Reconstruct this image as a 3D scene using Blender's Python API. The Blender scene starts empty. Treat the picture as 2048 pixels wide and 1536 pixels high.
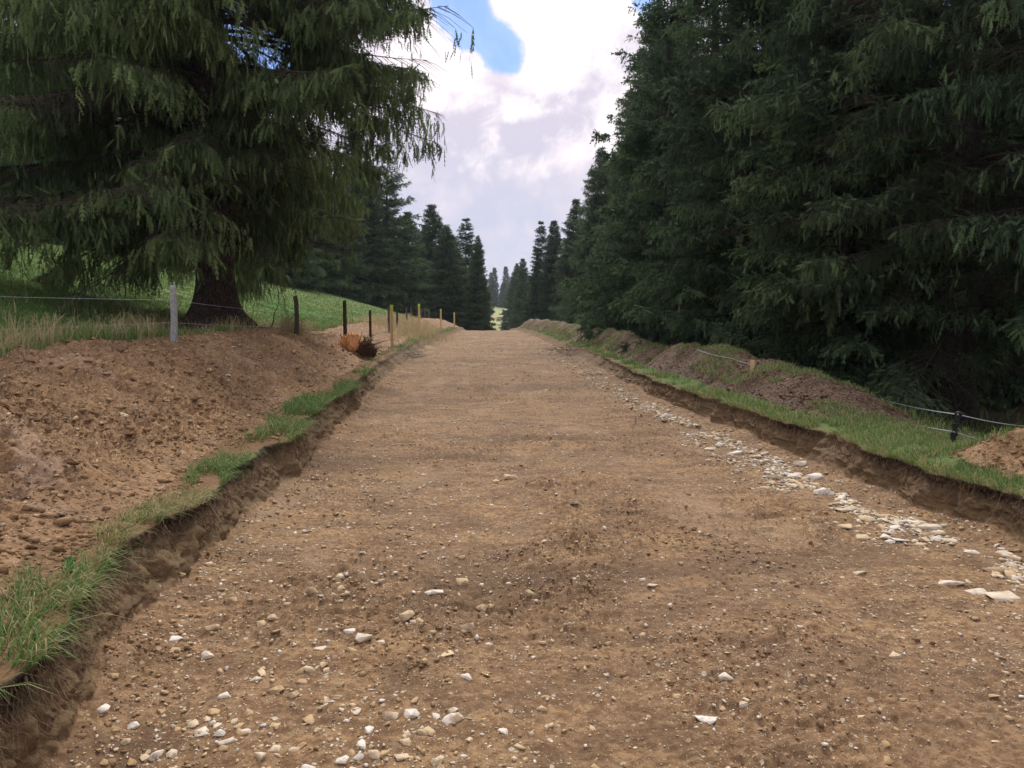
import bpy, bmesh, math, random
import numpy as np
from mathutils import Vector

scene = bpy.context.scene
COL = scene.collection
R_ = math.radians
rng = np.random.default_rng(11)
random.seed(5)

# ------------------------------------------------------------------ camera
FPX, HOR = 1480.0, 630.0                     # focal length and horizon row of the 2048 x 1536 photograph
PITCH = math.atan((768 - HOR) / FPX)
CAM_H = 1.6
cam_d = bpy.data.cameras.new("camera")
cam_d.sensor_width = 36.0
cam_d.lens = 36.0 * FPX / 2048
cam_d.clip_start, cam_d.clip_end = 0.05, 8000
cam = bpy.data.objects.new("camera", cam_d)
COL.objects.link(cam)
cam.location = (0, 0, CAM_H)
cam.rotation_euler = (R_(90) - PITCH, 0, 0)
scene.camera = cam


def pix_dir(px, py):
    u, v = (px - 1024) / FPX, (768 - py) / FPX
    c, s = math.cos(PITCH), math.sin(PITCH)
    return np.array([u, c + v * s, -s + v * c])


def at_depth(px, py, D):
    d = pix_dir(px, py)
    t = D / d[1]
    return np.array([d[0] * t, D, CAM_H + d[2] * t])


def at_z(px, py, z=0.0):
    d = pix_dir(px, py)
    t = (z - CAM_H) / d[2]
    return np.array([d[0] * t, d[1] * t, z])


# ------------------------------------------------------------------ light
SUN_AZ, SUN_EL = R_(4), R_(44)
scene.view_settings.view_transform = 'Standard'
scene.view_settings.look = 'None'
scene.view_settings.gamma = 1.0
scene.view_settings.exposure = 0.95
try:
    scene.cycles.max_bounces = 6
    scene.cycles.diffuse_bounces = 3
    scene.cycles.transmission_bounces = 3
    scene.cycles.volume_bounces = 0
    scene.cycles.caustics_reflective = False
    scene.cycles.caustics_refractive = False
    scene.cycles.volume_step_rate = 4
except Exception:
    pass


class NT:
    """small helper to write node trees"""
    def __init__(self, tree):
        self.t = tree
        tree.nodes.clear()

    def n(self, typ, **kw):
        nd = self.t.nodes.new(typ)
        ins = kw.pop('ins', {})
        for k, v in kw.items():
            setattr(nd, k, v)
        for k, v in ins.items():
            self.put(nd.inputs[k], v)
        return nd

    def put(self, sock, v):
        if hasattr(v, 'bl_idname') and hasattr(v, 'is_output'):
            self.t.links.new(v, sock)
        else:
            if sock.type == 'RGBA' and len(v) == 3:
                v = (*v, 1)
            sock.default_value = v

    def math(self, op, a, b=0.0, clamp=False):
        m = self.n('ShaderNodeMath', operation=op, use_clamp=clamp)
        self.put(m.inputs[0], a)
        self.put(m.inputs[1], b)
        return m.outputs[0]

    def mix(self, fac, a, b, blend='MIX'):
        m = self.n('ShaderNodeMix', data_type='RGBA', blend_type=blend)
        self.put(m.inputs[0], fac)
        self.put(m.inputs[6], a)
        self.put(m.inputs[7], b)
        return m.outputs[2]

    def ramp(self, v, lo, hi, smooth=True):
        m = self.n('ShaderNodeMapRange', interpolation_type='SMOOTHSTEP' if smooth else 'LINEAR')
        m.clamp = True
        self.put(m.inputs[0], v)
        self.put(m.inputs[1], lo)
        self.put(m.inputs[2], hi)
        return m.outputs[0]

    def noise(self, vec, scale, detail=4.0, rough=0.55, dist=0.0, out=0):
        m = self.n('ShaderNodeTexNoise')
        self.put(m.inputs['Vector'], vec)
        m.inputs['Scale'].default_value = scale
        m.inputs['Detail'].default_value = detail
        m.inputs['Roughness'].default_value = rough
        m.inputs['Distortion'].default_value = dist
        return m.outputs[out]

    def vscale(self, vec, s):
        m = self.n('ShaderNodeVectorMath', operation='MULTIPLY')
        self.put(m.inputs[0], vec)
        self.put(m.inputs[1], s)
        return m.outputs[0]

    def vadd(self, a, b):
        m = self.n('ShaderNodeVectorMath', operation='ADD')
        self.put(m.inputs[0], a)
        self.put(m.inputs[1], b)
        return m.outputs[0]

    def dot(self, a, b):
        m = self.n('ShaderNodeVectorMath', operation='DOT_PRODUCT')
        self.put(m.inputs[0], a)
        self.put(m.inputs[1], b)
        return m.outputs['Value']


world = bpy.data.worlds.new("World")
scene.world = world
world.use_nodes = True
W = NT(world.node_tree)
tc = W.n('ShaderNodeTexCoord').outputs['Generated']
sky = W.n('ShaderNodeTexSky', sky_type='NISHITA')
sky.sun_disc = False
sky.sun_elevation = SUN_EL
sky.sun_rotation = SUN_AZ
sky.air_density = 1.0
sky.dust_density = 0.6
sky.ozone_density = 1.5
warp = W.vadd(tc, W.vscale(W.noise(tc, 7.0, 6.0, 0.55, out=1), (0.085, 0.085, 0.085)))
warp = W.vadd(warp, (-0.0425, -0.0425, -0.0425))

warp = W.n('ShaderNodeVectorMath', operation='NORMALIZE', ins={0: warp}).outputs[0]


def blob(px, py, r0, r1, vec=None):
    d = pix_dir(px, py)
    d = d / np.linalg.norm(d)
    v = W.dot(warp if vec is None else vec, tuple(d))
    return W.ramp(v, math.cos(r1), math.cos(r0))


# blue openings between the clouds
blue = blob(950, 45, 0.0, 0.052)
for b in ((900, 5, 0.0, 0.045), (985, 95, 0.0, 0.040), (1296, -10, 0.0, 0.026), (560, 60, 0.02, 0.09), (1800, 100, 0.05, 0.2)):
    blue = W.math('MAXIMUM', blue, blob(*b))
fine = W.noise(warp, 13.0, 9.0, 0.62)
blue = W.ramp(W.math('ADD', blue, W.math('MULTIPLY', W.math('SUBTRACT', W.math('ADD', W.math('MULTIPLY', fine, 0.6), W.math('MULTIPLY', W.noise(warp, 38.0, 8.0, 0.65), 0.4)), 0.5), 1.7)), 0.28, 0.80)
gen_blue = W.ramp(W.noise(tc, 2.3, 5.0, 0.55, 0.4), 0.56, 0.66)
up = W.n('ShaderNodeSeparateXYZ', ins={0: tc}).outputs[2]
gen_blue = W.math('MULTIPLY', gen_blue, W.ramp(up, 0.38, 0.6))
blue = W.math('MAXIMUM', blue, gen_blue)
low = W.ramp(up, 0.30, 0.06)                       # veil of thin cloud near the horizon
mid = W.noise(warp, 5.5, 6.0, 0.55)
puff = W.ramp(W.math('ADD', W.math('MULTIPLY', fine, 0.45), W.math('MULTIPLY', mid, 0.55)), 0.42, 0.60)
white = blob(1130, 110, 0.02, 0.11)
for b in ((1090, 250, 0.01, 0.09), (970, 290, 0.0, 0.07), (1220, 200, 0.01, 0.09), (1080, 190, 0.0, 0.07),
          (870, 120, 0.0, 0.08), (1180, 40, 0.02, 0.1), (940, 220, 0.0, 0.04), (1030, 222, 0.01, 0.045), (950, 295, 0.0, 0.04), (1195, 235, 0.02, 0.065), (1125, 285, 0.0, 0.04)):
    white = W.math('MAXIMUM', white, blob(*b))
white = W.ramp(W.math('ADD', W.math('MULTIPLY', white, W.ramp(mid, 0.30, 0.60)), W.math('MULTIPLY', W.math('SUBTRACT', fine, 0.5), 1.1)), 0.08, 0.50)
grey = W.mix(low, (0.40, 0.37, 0.44), (0.335, 0.35, 0.44))
pale = W.mix(low, (0.52, 0.465, 0.50), (0.43, 0.405, 0.47))
cloud = W.mix(puff, grey, pale)
cloud = W.mix(white, cloud, (0.60, 0.55, 0.57))
zen = W.ramp(up, 0.25, 0.75)
cloud = W.mix(zen, cloud, W.mix(puff, (0.50, 0.51, 0.57), (0.80, 0.78, 0.80)))
skyc = W.vscale(sky.outputs[0], (0.026, 0.046, 0.070))
skyc = W.vadd(skyc, (0.0, 0.0, 0.04))
blue = W.math('MULTIPLY', blue, 0.78)
final = W.mix(blue, cloud, skyc)
bg = W.n('ShaderNodeBackground', ins={'Color': final, 'Strength': 1.0})
wo = W.n('ShaderNodeOutputWorld')
W.t.links.new(bg.outputs[0], wo.inputs[0])

sun_d = bpy.data.lights.new("sun", 'SUN')
sun_d.energy = 2.0
sun_d.angle = R_(9)
sun_d.color = (1.0, 0.94, 0.86)
sun = bpy.data.objects.new("sun", sun_d)
COL.objects.link(sun)
sd = Vector((math.sin(SUN_AZ) * math.cos(SUN_EL), math.cos(SUN_AZ) * math.cos(SUN_EL), math.sin(SUN_EL)))
sun.rotation_euler = sd.to_track_quat('Z', 'Y').to_euler()
sun.location = sd * 60

# ------------------------------------------------------------------ numpy noise
_perm = np.random.default_rng(3).permutation(256)
_perm = np.concatenate([_perm, _perm, _perm])
_g3 = np.random.default_rng(4).normal(size=(256, 3))
_g3 /= np.linalg.norm(_g3, axis=1)[:, None]


def pn3(x, y, z):
    x, y, z = np.broadcast_arrays(np.asarray(x, float), np.asarray(y, float), np.asarray(z, float))
    xi, yi, zi = np.floor(x), np.floor(y), np.floor(z)
    fx, fy, fz = x - xi, y - yi, z - zi
    xi, yi, zi = xi.astype(int) & 255, yi.astype(int) & 255, zi.astype(int) & 255
    u, v, w = (f * f * f * (f * (f * 6 - 15) + 10) for f in (fx, fy, fz))
    out = 0
    for dx in (0, 1):
        wx = u if dx else 1 - u
        for dy in (0, 1):
            wy = v if dy else 1 - v
            for dz in (0, 1):
                wz = w if dz else 1 - w
                h = _perm[_perm[_perm[xi + dx] + yi + dy] + zi + dz]
                g = _g3[h]
                out = out + wx * wy * wz * (g[..., 0] * (fx - dx) + g[..., 1] * (fy - dy) + g[..., 2] * (fz - dz))
    return out * 1.5


def pn(x, y, s=0.0):
    x, y = np.broadcast_arrays(np.asarray(x, float), np.asarray(y, float))
    xi, yi = np.floor(x), np.floor(y)
    fx, fy = x - xi, y - yi
    si = int(s * 17) & 255
    xi, yi = xi.astype(int) & 255, yi.astype(int) & 255
    u, v = (f * f * f * (f * (f * 6 - 15) + 10) for f in (fx, fy))
    out = 0
    for dx in (0, 1):
        wx = u if dx else 1 - u
        for dy in (0, 1):
            wy = v if dy else 1 - v
            h = _perm[_perm[_perm[xi + dx] + yi + dy] + si]
            a = h * (2 * math.pi / 256)
            out = out + wx * wy * (np.cos(a) * (fx - dx) + np.sin(a) * (fy - dy))
    return out * 1.5


def sstep(v, a, b):
    t = np.clip((v - a) / (b - a), 0, 1)
    return t * t * (3 - 2 * t)


# ------------------------------------------------------------------ terrain functions
_l = np.array([at_z(px, py)[:2] for px, py in ((140, 1500), (250, 1300), (480, 1060), (600, 960), (690, 850), (745, 785), (800, 737), (850, 698), (895, 675), (930, 661))])
_r = np.array([at_z(px, py)[:2] for px, py in ((2048, 1110), (1700, 960), (1540, 895), (1400, 838), (1280, 785), (1200, 740), (1120, 700), (1060, 671), (1030, 661))])
LY = np.concatenate([[-8], _l[:, 1], [130, 300]])
LX = np.concatenate([[-1.45], _l[:, 0], [-8.0, -18]])
RY = np.concatenate([[-8], _r[:, 1], [130, 300]])
RX = np.concatenate([[3.75], _r[:, 0], [-2.6, -12]])


def xl(y):
    y = np.asarray(y, float)
    return np.interp(y, LY, LX) + 0.07 * pn(y * 0.9, 0.3) + 0.055 * pn(y * 2.6, 5.3) + .03 * pn(y * 7, 8.3)


def xr(y):
    y = np.asarray(y, float)
    return np.interp(y, RY, RX) + 0.09 * pn(y * 0.8, 9.3) + 0.065 * pn(y * 2.3, 15.3) + .03 * pn(y * 6, 18.3)


def bz(y):
    return np.interp(y, [-50, 76, 90, 110, 140, 220, 250, 400, 600, 1500, 4000],
                     [0, 0, -0.35, -1.4, -3.0, -3.5, -2.6, 4.2, 12, 30, 40])


F_O = [0, .6, 2, 3, 4.8, 8, 14, 18, 22, 38, 100, 400, 4000]
F_Z = [.38, .42, .6, .85, 1.32, 2.2, 3.9, 4.9, 5.6, 7.0, 11, 16, 30]
G_O = [0, .5, 1.0, 1.6, 2.5, 3.5, 5, 8, 20, 60, 400, 4000]
G_Z = [.33, .36, .33, .20, -.10, -.32, -.44, -.50, -.5, 0, 2, 10]


def prof(t):
    return np.cos(np.clip(np.abs(t), 0, 1) * math.pi / 2) ** 1.35


def h_left(y):
    h = np.interp(y, [-8, 0, 4, 6, 9, 14, 19, 22, 24.5, 28, 34, 50, 66, 80, 88], [.52, .52, .52, .5, .55, .6, .52, .4, .3, .42, .55, .68, .62, .45, 0])
    return h * (1 + 0.14 * pn(np.asarray(y) * .55, 2.2) + .07 * pn(np.asarray(y) * 1.7, 8.2))


def oc_r(y):
    return np.interp(y, [6.6, 8], [.98, 1.32])


def wc_r(y):
    return np.interp(y, [6.6, 8], [.86, 1.05])


def h_right(y):
    h = np.interp(y, [-8, 2, 5.2, 5.9, 6.7, 8.2, 9.1, 10.3, 12.2, 15, 18, 20.2, 22.5, 27, 34, 45, 60, 78, 88], [.42, .42, .36, .30, 0, 0, .2, .36, .47, .52, .50, .34, .42, .58, .54, .62, .72, .7, 0])
    return 1.22 * h * (1 + 0.16 * pn(np.asarray(y) * .6, 12.2) + .08 * pn(np.asarray(y) * 1.9, 18.2))


def rough_l(o, y):
    """lumpy soil of the left bank"""
    r = 0.05 * pn(o * 1.6, y * 1.2, 1) + 0.045 * np.abs(pn(o * 5, y * 4.5, 2)) + 0.030 * np.abs(pn(o * 11, y * 10, 3)) + 0.026 * np.abs(pn(o * 24, y * 22, 4)) + .016 * np.abs(pn(o * 46, y * 40, 5)) - 0.035
    return r * 1.9 * np.interp(y, [0, 24, 30], [1, 1, .6])


def z_left(o, y):
    o = np.asarray(o, float)
    base = np.interp(o, F_O, F_Z)
    # a low rise under the old spruce
    p = prof((o - 2.0 - .12 * pn(y * .7, 3.3)) / 1.76)
    m = h_left(y) * p
    n = 0.03 * pn(o * .9, y * .7, 6) * sstep(o, 0, 1) + .5 * pn(o * .045, y * .045, 7) * sstep(o, 8, 40)
    return bz(y) + base + m + n + rough_l(o, y) * sstep(p, .02, .35)


def z_right(o, y):
    o = np.asarray(o, float)
    base = np.interp(o, G_O, G_Z)
    p = prof((o - oc_r(y) - .12 * pn(y * .8, 6.3)) / wc_r(y))
    h = h_right(y)
    m = h * p
    n = 0.03 * pn(o * .9, y * .7, 16) * sstep(o, 0, 1) + .12 * pn(o * .2, y * .2, 17) * sstep(o, 4, 9)
    k = sstep(m, .02, .2)
    r = 0.05 * pn(o * 2.2, y * 1.6, 11) + .035 * np.abs(pn(o * 6, y * 5, 12)) + .025 * np.abs(pn(o * 13, y * 12, 13)) + .015 * np.abs(pn(o * 27, y * 25, 14)) - .025
    return bz(y) + base + m + n + r * k


def z_road(x, y):
    a, b = xl(y), xr(y)
    t = (x - a) / np.maximum(b - a, .1)
    z = 0.035 * pn(x * .6, y * .35, 21) + .016 * pn(x * 1.9, y * 1.1, 22)
    lump = sstep(pn(x * .8, y * .6, 23), -.1, .5)
    fine = .016 * np.abs(pn(x * 5, y * 7, 24)) + .014 * np.abs(pn(x * 13, y * 15, 25)) + .010 * np.abs(pn(x * 29, y * 31, 26))
    z = z + fine * (.75 + 1.9 * lump)
    # cross ripples left by the excavator bucket
    z = z + .008 * pn(x * 1.3, y * 6.0, 27)
    # two shallow wheel tracks
    for c in (.36, .72):
        z = z - .028 * np.exp(-((t - c - .02 * pn(y * .2, c * 40)) / .045) ** 2)
    # loose soil heaped against the foot of each cut
    z = z + .045 * sstep(t, .05, 0) * (1 + .8 * pn(x * 2, y * 1.6, 28)) + .045 * sstep(t, .95, 1) * (1 + .8 * pn(x * 2, y * 1.6, 29))
    # torn up clod heaps in the middle of the road
    for (px, py, rx, ry, hh) in HEAPS:
        g = np.exp(-(((x - px) / rx) ** 2 + ((y - py) / ry) ** 2))
        z = z + g * hh * (.30 + .7 * np.abs(pn(x * 7, y * 7, 31)) + .5 * np.abs(pn(x * 17, y * 17, 32)))
    return bz(y) + z


HEAPS = []
for (px, py, rx, ry, hh) in ((1170, 1098, .16, .16, .09), (1130, 1190, .24, .16, .06), (1610, 1280, .3, .3, .045), (1400, 1300, .4, .3, .03), (1500, 1140, .3, .3, .035),
                             (800, 1330, .2, .16, .04), (270, 1330, .22, .2, .07), (1030, 1110, .2, .15, .03), (1380, 1090, .3, .2, .03), (840, 1250, .25, .2, .04)):
    q = at_z(px, py)
    HEAPS.append((q[0], q[1], rx, ry, hh))

def run_l(y):
    y = np.asarray(y, float)
    return .10 + .10 * sstep(pn(y * .75, 31.3), .08, .5) + .22 * sstep(y, 9, 26)


def run_r(y):
    y = np.asarray(y, float)
    return .11 + .13 * sstep(pn(y * .7, 41.3), .1, .5) + .22 * sstep(y, 10, 28)


#                           # run of the cut faces


def H(x, y):
    x, y = np.broadcast_arrays(np.asarray(x, float), np.asarray(y, float))
    a, b = xl(y), xr(y)
    zr = z_road(x, y)
    wl_, wr_ = run_l(y), run_r(y)
    oL, oR = a - wl_ - x, x - b - wr_
    zl = z_left(np.maximum(oL, 0), y)
    zg = z_right(np.maximum(oR, 0), y)
    tl = np.clip((a - x) / wl_, 0, 1)
    tr = np.clip((x - b) / wr_, 0, 1)
    z = zr * (1 - tl) + zl * tl
    z = z * (1 - tr) + zg * tr
    return z


def hit(px, py, dmax=600.0):
    """where the sight line through a pixel meets the terrain"""
    d = pix_dir(px, py)
    ts = np.exp(np.linspace(math.log(1.2), math.log(dmax), 3000))
    P = np.outer(ts, d) + np.array([0, 0, CAM_H])
    below = np.nonzero(P[:, 2] < H(P[:, 0], P[:, 1]))[0]
    i = below[0] if len(below) else len(ts) - 1
    p = P[i]
    return np.array([p[0], p[1], float(H(p[0], p[1]))])


def hgt(x, y):
    return float(H(np.array([x]), np.array([y]))[0])


# ------------------------------------------------------------------ mesh helpers
def make_mesh(name, V, tris=None, quads=None, attrs=None, smooth=False):
    V = np.ascontiguousarray(V, dtype=np.float32)
    me = bpy.data.meshes.new(name)
    nt = 0 if tris is None else len(tris)
    nq = 0 if quads is None else len(quads)
    idx = []
    if nt:
        idx.append(np.asarray(tris, dtype=np.int32).ravel())
    if nq:
        idx.append(np.asarray(quads, dtype=np.int32).ravel())
    idx = np.concatenate(idx)
    me.vertices.add(len(V))
    me.vertices.foreach_set("co", V.ravel())
    me.loops.add(len(idx))
    me.loops.foreach_set("vertex_index", idx)
    me.polygons.add(nt + nq)
    start = np.concatenate([np.arange(nt) * 3, nt * 3 + np.arange(nq) * 4]).astype(np.int32)
    me.polygons.foreach_set("loop_start", start)
    if smooth:
        me.polygons.foreach_set("use_smooth", np.ones(nt + nq, dtype=bool))
    for k, a in (attrs or {}).items():
        at = me.attributes.new(k, 'FLOAT', 'POINT')
        at.data.foreach_set("value", np.ascontiguousarray(a, dtype=np.float32))
    me.update(calc_edges=True)
    return me


def link(name, me, mat=None, parent=None, loc=None):
    if mat is not None and len(me.materials) == 0:
        me.materials.append(mat)
    o = bpy.data.objects.new(name, me)
    COL.objects.link(o)
    if parent is not None:
        o.parent = parent
    if loc is not None:
        o.location = loc
    return o


def empty(name, loc, rotz=0.0, sc=1.0):
    o = bpy.data.objects.new(name, None)
    COL.objects.link(o)
    o.location = loc
    o.rotation_euler = (0, 0, rotz)
    o.scale = (sc, sc, sc) if np.isscalar(sc) else sc
    return o


def tag(o, label=None, cat=None, group=None, kind=None):
    if label:
        o["label"] = label
    if cat:
        o["category"] = cat
    if group:
        o["group"] = group
    if kind:
        o["kind"] = kind
    return o


class Acc:
    def __init__(self):
        self.V, self.T, self.Q, self.A, self.n = [], [], [], [], 0

    def add(self, V, T=None, Q=None, tint=None):
        V = np.asarray(V, float).reshape(-1, 3)
        self.V.append(V)
        if T is not None:
            self.T.append(np.asarray(T) + self.n)
        if Q is not None:
            self.Q.append(np.asarray(Q) + self.n)
        self.A.append(np.zeros(len(V)) if tint is None else np.broadcast_to(tint, (len(V),)))
        self.n += len(V)

    def mesh(self, name, smooth=False):
        return make_mesh(name, np.concatenate(self.V), np.concatenate(self.T) if self.T else None,
                         np.concatenate(self.Q) if self.Q else None, {'tint': np.concatenate(self.A)}, smooth)


def nrm(v):
    return v / np.maximum(np.linalg.norm(v, axis=-1, keepdims=True), 1e-9)


def tubes(P, Rad, sides=5):
    """P (N,S,3) centre lines, Rad (N,S) radii -> verts, quads"""
    P = np.asarray(P, float)
    N, S, _ = P.shape
    T = nrm(np.gradient(P, axis=1))
    ref = np.where(np.abs(T[..., 2:3]) > .9, np.array([1., 0, 0]), np.array([0, 0, 1.]))
    A = nrm(np.cross(T, ref))
    B = np.cross(T, A)
    th = np.arange(sides) * 2 * math.pi / sides
    V = P[:, :, None, :] + Rad[:, :, None, None] * (np.cos(th)[:, None] * A[:, :, None, :] + np.sin(th)[:, None] * B[:, :, None, :])
    i = np.arange(N)[:, None, None] * S * sides
    j = np.arange(S - 1)[None, :, None] * sides
    k = np.arange(sides)[None, None, :]
    k2 = (k + 1) % sides
    Q = np.stack([i + j + k, i + j + k2, i + j + sides + k2, i + j + sides + k], -1).reshape(-1, 4)
    return V.reshape(-1, 3), Q


# ------------------------------------------------------------------ materials
def material(name):
    m = bpy.data.materials.new(name)
    m.use_nodes = True
    nt = NT(m.node_tree)
    return m, nt


def finish(nt, color, rough=0.9, bump=None, bump_str=0.5, bump_dist=0.02, spec=0.25, trans=None):
    b = nt.n('ShaderNodeBsdfPrincipled')
    nt.put(b.inputs['Base Color'], color)
    nt.put(b.inputs['Roughness'], rough)
    b.inputs['Specular IOR Level'].default_value = spec
    if bump is not None:
        bp = nt.n('ShaderNodeBump')
        bp.inputs['Strength'].default_value = bump_str
        bp.inputs['Distance'].default_value = bump_dist
        nt.put(bp.inputs['Height'], bump)
        nt.t.links.new(bp.outputs[0], b.inputs['Normal'])
    out = nt.n('ShaderNodeOutputMaterial')
    sh = b.outputs[0]
    if trans is not None:
        tr = nt.n('ShaderNodeBsdfTranslucent')
        nt.put(tr.inputs['Color'], color)
        mx = nt.n('ShaderNodeMixShader', ins={0: trans})
        nt.t.links.new(sh, mx.inputs[1])
        nt.t.links.new(tr.outputs[0], mx.inputs[2])
        sh = mx.outputs[0]
    nt.t.links.new(sh, out.inputs[0])


def attr(nt, name):
    return nt.n('ShaderNodeAttribute', attribute_name=name).outputs['Fac']


def pos(nt):
    return nt.n('ShaderNodeNewGeometry').outputs['Position']


def pebble_layer(nt, p, scale, amount, lo=.25, hi=.5):
    """small embedded pebbles: mask and height from voronoi cells, only some cells are stones"""
    v = nt.n('ShaderNodeTexVoronoi', feature='F1')
    nt.put(v.inputs['Vector'], p)
    v.inputs['Scale'].default_value = scale
    cellr = nt.n('ShaderNodeSeparateColor', ins={0: v.outputs['Color']})
    pick = nt.math('LESS_THAN', cellr.outputs[0], amount)
    size = nt.math('MULTIPLY_ADD', cellr.outputs[1], .28)
    size.node.inputs[2].default_value = .12
    edge = nt.ramp(nt.math('SUBTRACT', size, v.outputs['Distance']), 0.0, 0.05)
    return nt.math('MULTIPLY', pick, edge), cellr.outputs[2]


def soil_material(name, dark, base, ochre, pebbles=.12, ochre_bias=.5, smear=0.0, wall=False, streak=False, peb_col=((.42, .31, .18), (.55, .46, .36)), bump=.8, humus=(.022, .014, .010)):
    m, nt = material(name)
    p = pos(nt)
    big = nt.noise(p, .55, 4, .6, .6)
    md = nt.noise(p, 3.2, 6, .65, .3)
    fi = nt.noise(p, 26, 7, .7)
    c = nt.mix(nt.ramp(big, .38, .66), base, ochre)
    c = nt.mix(nt.ramp(md, .42, .68), c, dark)
    c = nt.mix(nt.ramp(fi, .38, .62), nt.mix(.75, c, dark), nt.mix(.25, c, (.42, .30, .19)))
    if streak:
        st = nt.noise(nt.vscale(p, (.35, 2.6, 1)), 2.2, 6, .7, .4)
        c = nt.mix(nt.math('MULTIPLY', nt.ramp(st, .47, .62), .55), c, dark)
        bg_ = nt.noise(nt.vscale(p, (.25, .5, 1)), .55, 5, .7, .8)
        c = nt.mix(nt.math('MULTIPLY', nt.ramp(bg_, .50, .60), .72), c, (.115, .068, .036))
        dr = nt.noise(nt.vscale(p, (.8, .5, 1)), 1.1, 5, .65, .5)
        c = nt.mix(nt.math('MULTIPLY', nt.ramp(dr, .54, .66), .5), c, (.33, .225, .135))
    rough = .93
    hgt_ = nt.math('ADD', nt.math('MULTIPLY', fi, 1.0), nt.math('MULTIPLY', md, .9))
    if smear:
        sm = nt.ramp(nt.noise(nt.vscale(p, (1.0, .5, 1.6)), 1.5, 5, .6, .8), .56, .64)
        c = nt.mix(nt.math('MULTIPLY', sm, smear), c, (.25, .165, .12))
        rough = nt.math('SUBTRACT', .93, nt.math('MULTIPLY', sm, .36 * smear))
        hgt_ = nt.math('MULTIPLY', hgt_, nt.math('SUBTRACT', 1.0, nt.math('MULTIPLY', sm, .75)))
    if pebbles:
        clus = nt.ramp(nt.noise(p, 1.4, 4, .6), .25, .58)
        for sc, am in ((60, pebbles), (110, pebbles * 1.1), (27, pebbles * .5)):
            mk, r = pebble_layer(nt, nt.vadd(p, nt.vscale(nt.noise(p, sc * .8, 2, out=1), (.35 / sc,) * 3)), sc, am)
            mk = nt.math('MULTIPLY', mk, clus)
            pc = nt.mix(r, peb_col[0], peb_col[1])
            c = nt.mix(mk, c, pc)
            hgt_ = nt.math('ADD', hgt_, nt.math('MULTIPLY', mk, .35))
    if wall:
        w = attr(nt, 'wall')
        wn = nt.math('ADD', w, nt.math('MULTIPLY', nt.math('SUBTRACT', md, .5), .55))
        face = nt.ramp(w, .02, .12)
        wc = nt.mix(nt.ramp(wn, .45, .85), nt.mix(md, (.115, .070, .038), (.19, .125, .06)), humus)
        wc = nt.mix(nt.ramp(fi, .4, .7), wc, nt.mix(.4, wc, (.25, .17, .09)))
        c = nt.mix(face, c, wc)
    finish(nt, c, rough, hgt_, bump, .022, .3)
    return m


M_road = soil_material('road_soil', (.125, .066, .031), (.290, .165, .078), (.375, .218, .090), pebbles=.34, wall=True, streak=True, bump=1.0)
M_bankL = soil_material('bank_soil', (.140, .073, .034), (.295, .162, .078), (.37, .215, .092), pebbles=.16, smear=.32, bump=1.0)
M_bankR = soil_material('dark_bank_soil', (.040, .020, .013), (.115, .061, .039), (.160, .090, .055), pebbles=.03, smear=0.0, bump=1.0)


def ground_material():
    m, nt = material('pasture_ground')
    p = pos(nt)
    xyz = nt.n('ShaderNodeSeparateXYZ', ins={0: p})
    big = nt.noise(p, .12, 5, .6, .5)
    md = nt.noise(nt.vscale(p, (1, 1, 1)), 1.1, 6, .65)
    fi = nt.noise(p, 14, 6, .75)
    g = nt.mix(nt.ramp(big, .38, .64), (.085, .185, .045), (.185, .232, .082))
    g = nt.mix(nt.ramp(md, .46, .76), g, (.19, .20, .080))
    g = nt.mix(nt.ramp(fi, .35, .7), nt.mix(.45, g, (.035, .055, .015)), g)
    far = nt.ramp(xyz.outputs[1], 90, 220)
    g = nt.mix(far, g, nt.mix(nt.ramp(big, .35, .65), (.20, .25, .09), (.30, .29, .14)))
    # bare soil patch on the far hillside
    px = nt.ramp(nt.math('ABSOLUTE', nt.math('ADD', xyz.outputs[0], 8.5)), 7.0, 5.6)
    py = nt.ramp(nt.math('ABSOLUTE', nt.math('SUBTRACT', xyz.outputs[1], 315)), 14, 9)
    g = nt.mix(nt.math('MULTIPLY', px, py), g, (.24, .12, .075))
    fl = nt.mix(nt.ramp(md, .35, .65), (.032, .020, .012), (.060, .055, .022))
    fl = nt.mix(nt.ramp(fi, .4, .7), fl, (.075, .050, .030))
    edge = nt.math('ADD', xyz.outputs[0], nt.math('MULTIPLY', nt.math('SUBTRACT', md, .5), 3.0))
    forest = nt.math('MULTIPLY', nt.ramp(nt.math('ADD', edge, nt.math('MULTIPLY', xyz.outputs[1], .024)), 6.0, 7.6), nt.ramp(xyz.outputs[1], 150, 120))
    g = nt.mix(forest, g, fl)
    s = attr(nt, 'soil')
    sn = nt.ramp(nt.math('ADD', s, nt.math('MULTIPLY', nt.math('SUBTRACT', md, .5), .8)), .35, .65)
    g = nt.mix(sn, g, nt.mix(nt.ramp(fi, .3, .7), (.12, .068, .034), (.25, .15, .078)))
    finish(nt, g, .95, nt.math('ADD', fi, md), .8, .04, .15)
    return m


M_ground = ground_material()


def foliage_material(name, c0, c1, c2, trans=.25):
    m, nt = material(name)
    t = attr(nt, 'tint')
    rnd = nt.n('ShaderNodeObjectInfo').outputs['Random']
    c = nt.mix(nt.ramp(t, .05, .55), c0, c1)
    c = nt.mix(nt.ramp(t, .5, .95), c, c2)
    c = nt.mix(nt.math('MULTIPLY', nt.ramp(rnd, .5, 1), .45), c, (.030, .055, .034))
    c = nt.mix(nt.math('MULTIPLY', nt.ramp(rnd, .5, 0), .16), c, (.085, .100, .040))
    finish(nt, c, .85, None, spec=.06, trans=trans)
    return m


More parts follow.
